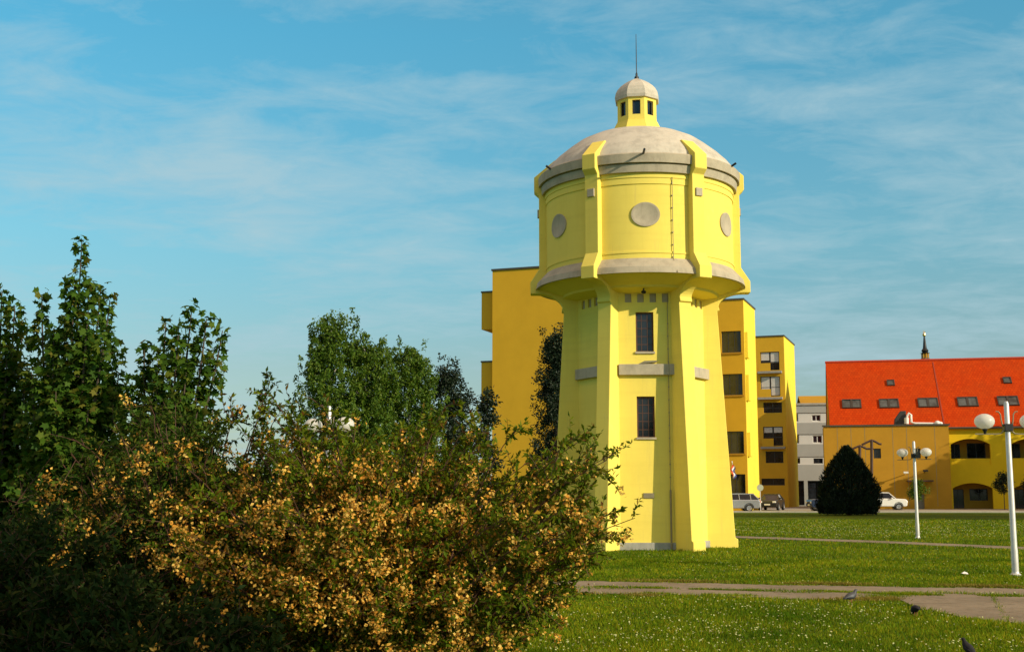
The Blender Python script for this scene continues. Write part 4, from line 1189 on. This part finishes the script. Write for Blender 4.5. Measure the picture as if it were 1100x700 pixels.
make_maple((m2.x, 16.2, 0), 'maple with clustered narrow shoots cut by the edge of the view', 6,
           [(A(2, 312, 16.2), .18, 3.0), (A(16, 328, 16), .20, 2.6), (A(25, 345, 16.3), .26, 2.6), (A(-12, 330, 16.1), .32, 3.0), (A(-30, 318, 16.4), .36, 3.0), (A(8, 370, 15.8), .42, 2.6), (A(-20, 380, 15.8), .45, 2.4), (A(28, 400, 15.9), .42, 2.2), (A(-50, 350, 16), .4, 2.6), (A(5, 430, 15.6), .45, 1.8)])
m3 = at(165, 545, 14.6)
make_maple((m3.x, 14.6, 0), 'smaller maple with shoots fanning out toward the flowering shrub', 9,
           [(A(206, 331, 14.6), .11, 2.2), (A(222, 342, 14.5), .12, 2.2), (A(239, 355, 14.6), .10, 2.0), (A(178, 346, 14.7), .22, 2.2), (A(192, 352, 14.4), .22, 2.2), (A(155, 374, 14.6), .24, 2.2), (A(170, 385, 14.3), .34, 2.0), (A(200, 400, 14.3), .32, 1.9), (A(142, 410, 14.5), .32, 1.8),
            (A(213, 435, 14.2), .34, 1.5), (A(180, 440, 14.1), .42, 1.6), (A(150, 450, 14.2), .42, 1.6)])

# broadleaf trees further off
def make_tree(name, loc, label, seed, h, r, crown0, leafmat, barkmat, n, leaf, droop=0.0, shape=None, group=None, clumps=60, tip=None, trunk_r=None, squash=1.0):
    rng = np.random.default_rng(seed)
    t = empty(name, loc, 0, label, 'tree', group)
    tr = trunk_r or h * .014
    mbt = MB()
    mbt.tube([(0, 0, 0), (rng.normal(0, .1), rng.normal(0, .1), h * .4), (rng.normal(0, .15), 0, h * .75), (0, 0, h * .96)], [tr, tr * .75, tr * .4, tr * .1], 8)
    LP, LD = [], []
    shape = shape or (lambda f: math.sin(min(1, f * 1.15 + .12) * math.pi) ** .6)
    for i in range(clumps):
        f = (i + rng.random()) / clumps
        z = crown0 * h + f * h * (1 - crown0)
        rad = r * shape(f)
        ph = rng.uniform(0, 2 * np.pi)
        d = rad * math.sqrt(rng.uniform(.08, 1))
        c = np.array([math.cos(ph) * d, math.sin(ph) * d * squash, z])
        st = np.array([0, 0, max(z - d * .9 - .2, crown0 * h * .7)])
        if i % 2 == 0: mbt.tube([tuple(st), tuple((st + c) / 2 + np.array([0, 0, .15 * d])), tuple(c)], [tr * .30, tr * .2, tr * .06], 4, cap=False)
        m = int(n / clumps * rng.uniform(.5, 1.5))
        sz = r * rng.uniform(.14, .30)
        ns = max(3, m // 28)
        sub = np.clip(rng.normal(0, 1, (ns, 3)), -1.7, 1.7) * np.array([sz, sz, sz * .85])
        wi = rng.integers(0, ns, m)
        o = sub[wi] + np.clip(rng.normal(0, 1, (m, 3)), -1.6, 1.6) * (leaf * (.45 if droop else .85))
        if droop: o[:, 2] -= rng.uniform(0, 1, m) * droop * sz * 1.9 * (.4 + .6 * rng.uniform(0, 1, ns)[wi])
        LP.append(c + o)
        dd = rnd_dir(rng, m); dd[:, 2] -= droop * 1.5
        LD.append(dd)
    LP, LD = np.concatenate(LP), np.concatenate(LD)
    k = LP[:, 2] > .15; LP, LD = LP[k], LD[k]
    mbt.build('trunk', barkmat, t)
    m = len(LP)
    leaves('crown', leafmat, LP, LD, rnd_dir(rng, m, .6), rng.uniform(.7, 1.3, m) * leaf, rng.uniform(.45, .7, m) * leaf, T_RHOMB, t)
    return t
cone = lambda f: max(.08, (1 - f) ** .75)
def tree_px(name, px_, top, Y, label, seed, rpx, **k):
    p = at(px_, 500, Y); h = at(px_, top, Y).z
    return make_tree(name, (p.x, Y, 0), label, seed, h, rpx * Y / FPX, **k)
G = 'birches beyond the shrub'
tree_px('birch_tree', 352, 344, 60, 'tallest birch with a thin pointed tip above the flowering shrub', 31, 48, crown0=.12, leafmat=M['leaf_birch'], barkmat=M['birch_bark'], n=30000, leaf=.15, droop=.7, shape=lambda f: max(.05, (1 - f) ** .72), group=G, clumps=90)
tree_px('birch_tree', 393, 366, 61, 'rounded birch in the middle of the far clump', 32, 46, crown0=.12, leafmat=M['leaf_birch'], barkmat=M['birch_bark'], n=34000, leaf=.15, droop=.6, shape=lambda f: max(.12, (1 - f * .97) ** .5), group=G, clumps=90)
tree_px('birch_tree', 438, 380, 62, 'shorter loose birch between the round birch and dark tree', 33, 50, crown0=.12, leafmat=M['leaf_birch'], barkmat=M['birch_bark'], n=30000, leaf=.15, droop=.5, shape=lambda f: max(.12, (1 - f * .97) ** .6), group=G, clumps=80)
tree_px('dark_tree', 482, 397, 66, 'dark leafy tree at the end of the birch clump', 34, 34, crown0=.1, leafmat=M['leaf_ever'], barkmat=M['bark'], n=18000, leaf=.15, shape=lambda f: max(.12, (1 - f * .95) ** .6), clumps=80)
tree_px('dark_tree', 522, 424, 72, 'small dark tree below the boxed balconies', 35, 18, crown0=.1, leafmat=M['leaf_ever'], barkmat=M['bark'], n=3500, leaf=.22, shape=lambda f: max(.12, (1 - f * .95) ** .6), clumps=40)
tree_px('dark_tree', 600, 362, 72, 'narrow dark tree standing close behind the tower shaft', 36, 32, crown0=.08, leafmat=M['leaf_ever'], barkmat=M['bark'], n=24000, leaf=.16, shape=lambda f: max(.12, (1 - f * .95) ** .7), clumps=90)
# conifer: dense pointed dome
p = at(912, 553, 88)
rng = np.random.default_rng(77)
con = empty('conifer', (p.x, p.y, 0), 0, 'dense dark rounded conifer with pointed top on the lawn edge', 'tree')
hC, rC = at(912, 479, 88).z, 31 * 88 / FPX
m = MB(); m.tube([(0, 0, 0), (0, 0, hC * .9)], [.16, .03], 8); m.build('trunk', M['bark'], con)
N_ = 16000
f = rng.uniform(0, 1, N_) ** 1.3
sh = np.interp(f, [0, .12, .35, .6, .8, .93, 1], [.88, 1.0, .97, .74, .45, .18, .03])
ph = rng.uniform(0, 2 * np.pi, N_)
rr = rC * sh * (1 - .35 * rng.uniform(0, 1, N_) ** 2) * (1 + .07 * np.sin(5 * ph + 9 * f) + .06 * np.sin(11 * ph - 14 * f)) + np.where(rng.uniform(0, 1, N_) < .05, rng.uniform(0, .22, N_), 0)
P = np.stack([np.cos(ph) * rr, np.sin(ph) * rr, .05 + f * hC * .96], 1)
D = np.stack([np.cos(ph) * .6, np.sin(ph) * .6, np.full(N_, 1.1)], 1) + rng.normal(0, .35, (N_, 3))
leaves('crown', M['leaf_conifer'], P, D, np.stack([np.cos(ph), np.sin(ph), np.zeros(N_)], 1) + rng.normal(0, .4, (N_, 3)), rng.uniform(.16, .34, N_), rng.uniform(.06, .12, N_), T_RHOMB, con)
# small trees in front of the building
tree_px('street_tree', 984.5, 516, 115, 'little green street tree beside the grey door', 41, 8, crown0=.42, leafmat=M['leaf_birch'], barkmat=M['bark'], n=1500, leaf=.2, clumps=24)
for px_, lab in ((1079, 'clipped ball tree behind the near lamp post'), (1110, 'clipped ball tree just beyond the edge of the view')):
    q = at(px_, 540, 114)
    make_tree('ball_tree', (q.x, q.y, 0), lab, 43, at(px_, 509, 114).z, .75, .52, M['leaf_ever'], M['bark'], 1600, .17, clumps=26, shape=lambda f: math.sqrt(max(.02, 1 - (2 * f - 1) ** 2)), group='clipped ball trees along the arcade')

# ================================================================== GRASS AND DAISIES
rng = np.random.default_rng(5)
def in_path(x, y):
    """rough photo row test: keeps grass off the paths"""
    yy_ = y * _c - 0 * _s
    zc_ = y * _c + (-EYE) * _s
    px_ = 550 + FPX * x / zc_
    py_ = 350 - FPX * ((-EYE) * _c - y * _s) / zc_
    top = np.interp(px_, [300, 640, 820, 1000, 1100], [619, 624.5, 628, 631, 632.5])
    mid0 = top + 6.2; mid1 = top + 7.6
    bot = np.interp(px_, [300, 640, 760, 860, 925, 952, 968, 985, 1040, 1100], [631, 637, 640, 644.5, 645, 641.5, 645, 653, 664, 670.5])
    f0 = np.interp(px_, [500, 790, 950, 1095], [569, 575.6, 581, 587.2])
    wob = .9 * np.sin(x * 1.7) + .6 * np.sin(x * 4.1 + 1)
    seam = (py_ > mid0 - .4 + wob * .5) & (py_ < mid1 + .2 + wob * .7) & (np.sin(x * 1.13 + .7) + .5 * np.sin(x * 3.3) > -.75)
    return (((py_ > top + .4 + .5 * np.sin(x * 2.9)) & (py_ < bot - .4 - .8 * np.abs(np.sin(x * 2.1)) * rng.uniform(0, 1, len(x)))) & ~seam) | ((py_ > f0) & (py_ < f0 + 2.6))
def scatter(n, y0, y1, pw, xl, xr):
    """points over the view's wedge of lawn; density falls with distance"""
    u = rng.uniform(0, 1, n)
    y = y0 * (y1 / y0) ** u if pw == 0 else y0 + (y1 - y0) * u
    x = rng.uniform(0, 1, n) * (xr - xl) * y + xl * y
    return x, y
P_, L_ = [], []
for n, y0, y1, xl, xr, lo_, hi_ in ((190000, 12.6, 30, -.12, .47, .025, .065), (90000, 28, 74, 0.0, .47, .035, .09), (14000, 8.5, 13.5, -.47, -.2, .08, .28)):
    x, y = scatter(n, y0, y1, 0, xl, xr)
    k = ~in_path(x, y)
    x, y = x[k], y[k]
    clump = .6 + .7 * (.5 + .5 * np.sin(x * 2.1 + 1.7 * np.sin(y * 1.3)) * np.sin(y * 1.9 + x * .6))
    P_.append(np.stack([x, y, np.zeros_like(x)], 1)); L_.append(rng.uniform(lo_, hi_, len(x)) * clump)
# grass in the seams and cracks of the path
for pts, m_, wd_ in ((((640, 630.6), (720, 632.6), (820, 635)), 3000, .05), (((690, 637.2), (760, 639.3), (810, 640.2)), 1200, .05), (((868, 634.8), (960, 638.6), (1000, 639.4), (1100, 641.2)), 3600, .06), (((935, 642), (962, 639.5), (975, 637.5)), 1500, .16), (((1066, 641), (1073, 652), (1084, 668)), 180, .03)):
    w = [np.array(gr(*p)) for p in pts]
    for a, b in zip(w, w[1:]):
        k = m_ // (len(w) - 1); f = rng.uniform(0, 1, k)[:, None]
        q = a[None] * (1 - f) + b[None] * f; q[:, 1] += rng.normal(0, wd_, k); q[:, 0] += rng.normal(0, wd_, k)
        q = q[np.sin(q[:, 0] * 2.3 + pts[0][0]) + .6 * np.sin(q[:, 0] * 5.9) > -.8]
        P_.append(q); L_.append(rng.uniform(.02, .06, len(q)))
P_, L_ = np.concatenate(P_), np.concatenate(L_)
n = len(P_)
D_ = np.stack([rng.normal(0, .45, n), rng.normal(0, .45, n), np.ones(n)], 1)
wd = np.maximum(.006, P_[:, 1] * .00055)
tag(leaves('grass', M['grass'], P_, D_, rnd_dir(rng, n), L_, wd * rng.uniform(.7, 1.4, n), T_BLADE), 'short green lawn grass with daisies around the tower', 'grass', kind='stuff')
# straw-coloured verge along the far side of the path
dr, dl = [], []
for (pa, ya), (pb, yb) in (((640, 623.8), (820, 627.2)), ((820, 627.2), (1000, 630.2)), ((1000, 630.2), (1100, 631.8)), ((840, 645), (960, 643)), ((640, 637.6), (700, 639.5))):
    a, b = gr(pa, ya), gr(pb, yb); m_ = 2600
    f = rng.uniform(0, 1, m_); q = np.array(a)[None] * (1 - f[:, None]) + np.array(b)[None] * f[:, None]
    q[:, 1] += np.abs(rng.normal(0, .16, m_)) * (1 if ya < 635 else -1); q[:, 0] += rng.normal(0, .1, m_)
    kk_ = rng.uniform(0, 1, m_) < .5 + .5 * np.sin(q[:, 0] * 2.3 + 1)
    dr.append(q[kk_]); dl.append(rng.uniform(.03, .08, kk_.sum()))
dr, dl = np.concatenate(dr), np.concatenate(dl); n = len(dr); dr[:, 2] = .005
tag(leaves('dry_grass', M['dry'], dr, np.stack([rng.normal(0, .6, n), rng.normal(0, .6, n), np.ones(n)], 1), rnd_dir(rng, n), dl, rng.uniform(.008, .016, n), T_BLADE), 'straw coloured dry grass along the edge of the worn path', 'grass', kind='stuff')
x, y = scatter(13000, 12.6, 60, 0, -.12, .47)
x2, y2 = scatter(8000, 44, 71, 1, .0, .47)
x, y = np.concatenate([x, x2]), np.concatenate([y, y2])
dens = .5 + .5 * np.sin(x * 1.3 + 2 * np.sin(y * .7)) * np.sin(y * .9 + 1.1)
near = np.where(y < 19, 1.0, np.where(y < 46, .45, .9))
k = (~in_path(x, y)) & (rng.uniform(0, 1, len(x)) < dens * near)
x, y = x[k], y[k]; n = len(x)
z = rng.uniform(.03, .075, n)
leaves_o = leaves('daisies', M['daisy'], np.stack([x, y, z], 1), np.stack([rng.normal(0, 1, n), rng.normal(0, 1, n), rng.normal(0, .3, n)], 1), np.stack([rng.normal(0, .35, n), rng.normal(-.5, .3, n), np.ones(n)], 1), rng.uniform(.012, .025, n) * np.where(y > 44, 1.7, 1), rng.uniform(.012, .025, n) * np.where(y > 44, 1.7, 1), T_HEX)
tag(leaves_o, 'tiny white daisies scattered through the lawn grass', 'flowers', kind='stuff')

# trees on the sunny side, outside the frame: they shade the far edge of the lawn and the arcade

for k, (x, y, h_) in enumerate(((40, 71, 15), (47.5, 69.5, 15.5), (55, 71, 15), (63, 70, 16), (59.5, 108.5, 12.6), (66, 104, 14.5), (73, 107, 15.5))):
    make_tree('roadside_tree', (x, y, 0), 'tall leafy roadside tree in the row at the sunny side of the lawn', 50 + k, h_, 5.0, .36, M['leaf_birch'], M['bark'], 7000, .55, clumps=60,
              shape=lambda f: max(.25, math.sin(min(1, f * .95 + .1) * math.pi) ** .5), group='roadside trees shading the lawn')
make_tree('lime_tree', (6.9, .7, 0), 'leafy tree standing beside the viewpoint that shades the dark shrubs', 61, 6.8, 2.1, .42, M['leaf_birch'], M['bark'], 9000, .22, clumps=60,
          shape=lambda f: max(.3, math.sin(min(1, f * .95 + .1) * math.pi) ** .5))

# far-off belt of trees closing the open side behind the thicket
rng = np.random.default_rng(91)
n = 26000
bx = rng.uniform(-190, -14, n); hh = 6.0 + 1.6 * np.sin(bx * .21) + 1.2 * np.sin(bx * .57 + 1) + .5 * np.sin(bx * 1.7)
P = np.stack([bx, 165 + rng.normal(0, 3.0, n), hh * rng.uniform(.02, 1, n) ** .8], 1)
tag(leaves('treeline', M['leaf_birch'], P, rnd_dir(rng, n), rnd_dir(rng, n, .6), rng.uniform(.5, 1.1, n), rng.uniform(.3, .7, n), T_RHOMB), 'low distant belt of trees behind the thicket', 'trees', kind='stuff')
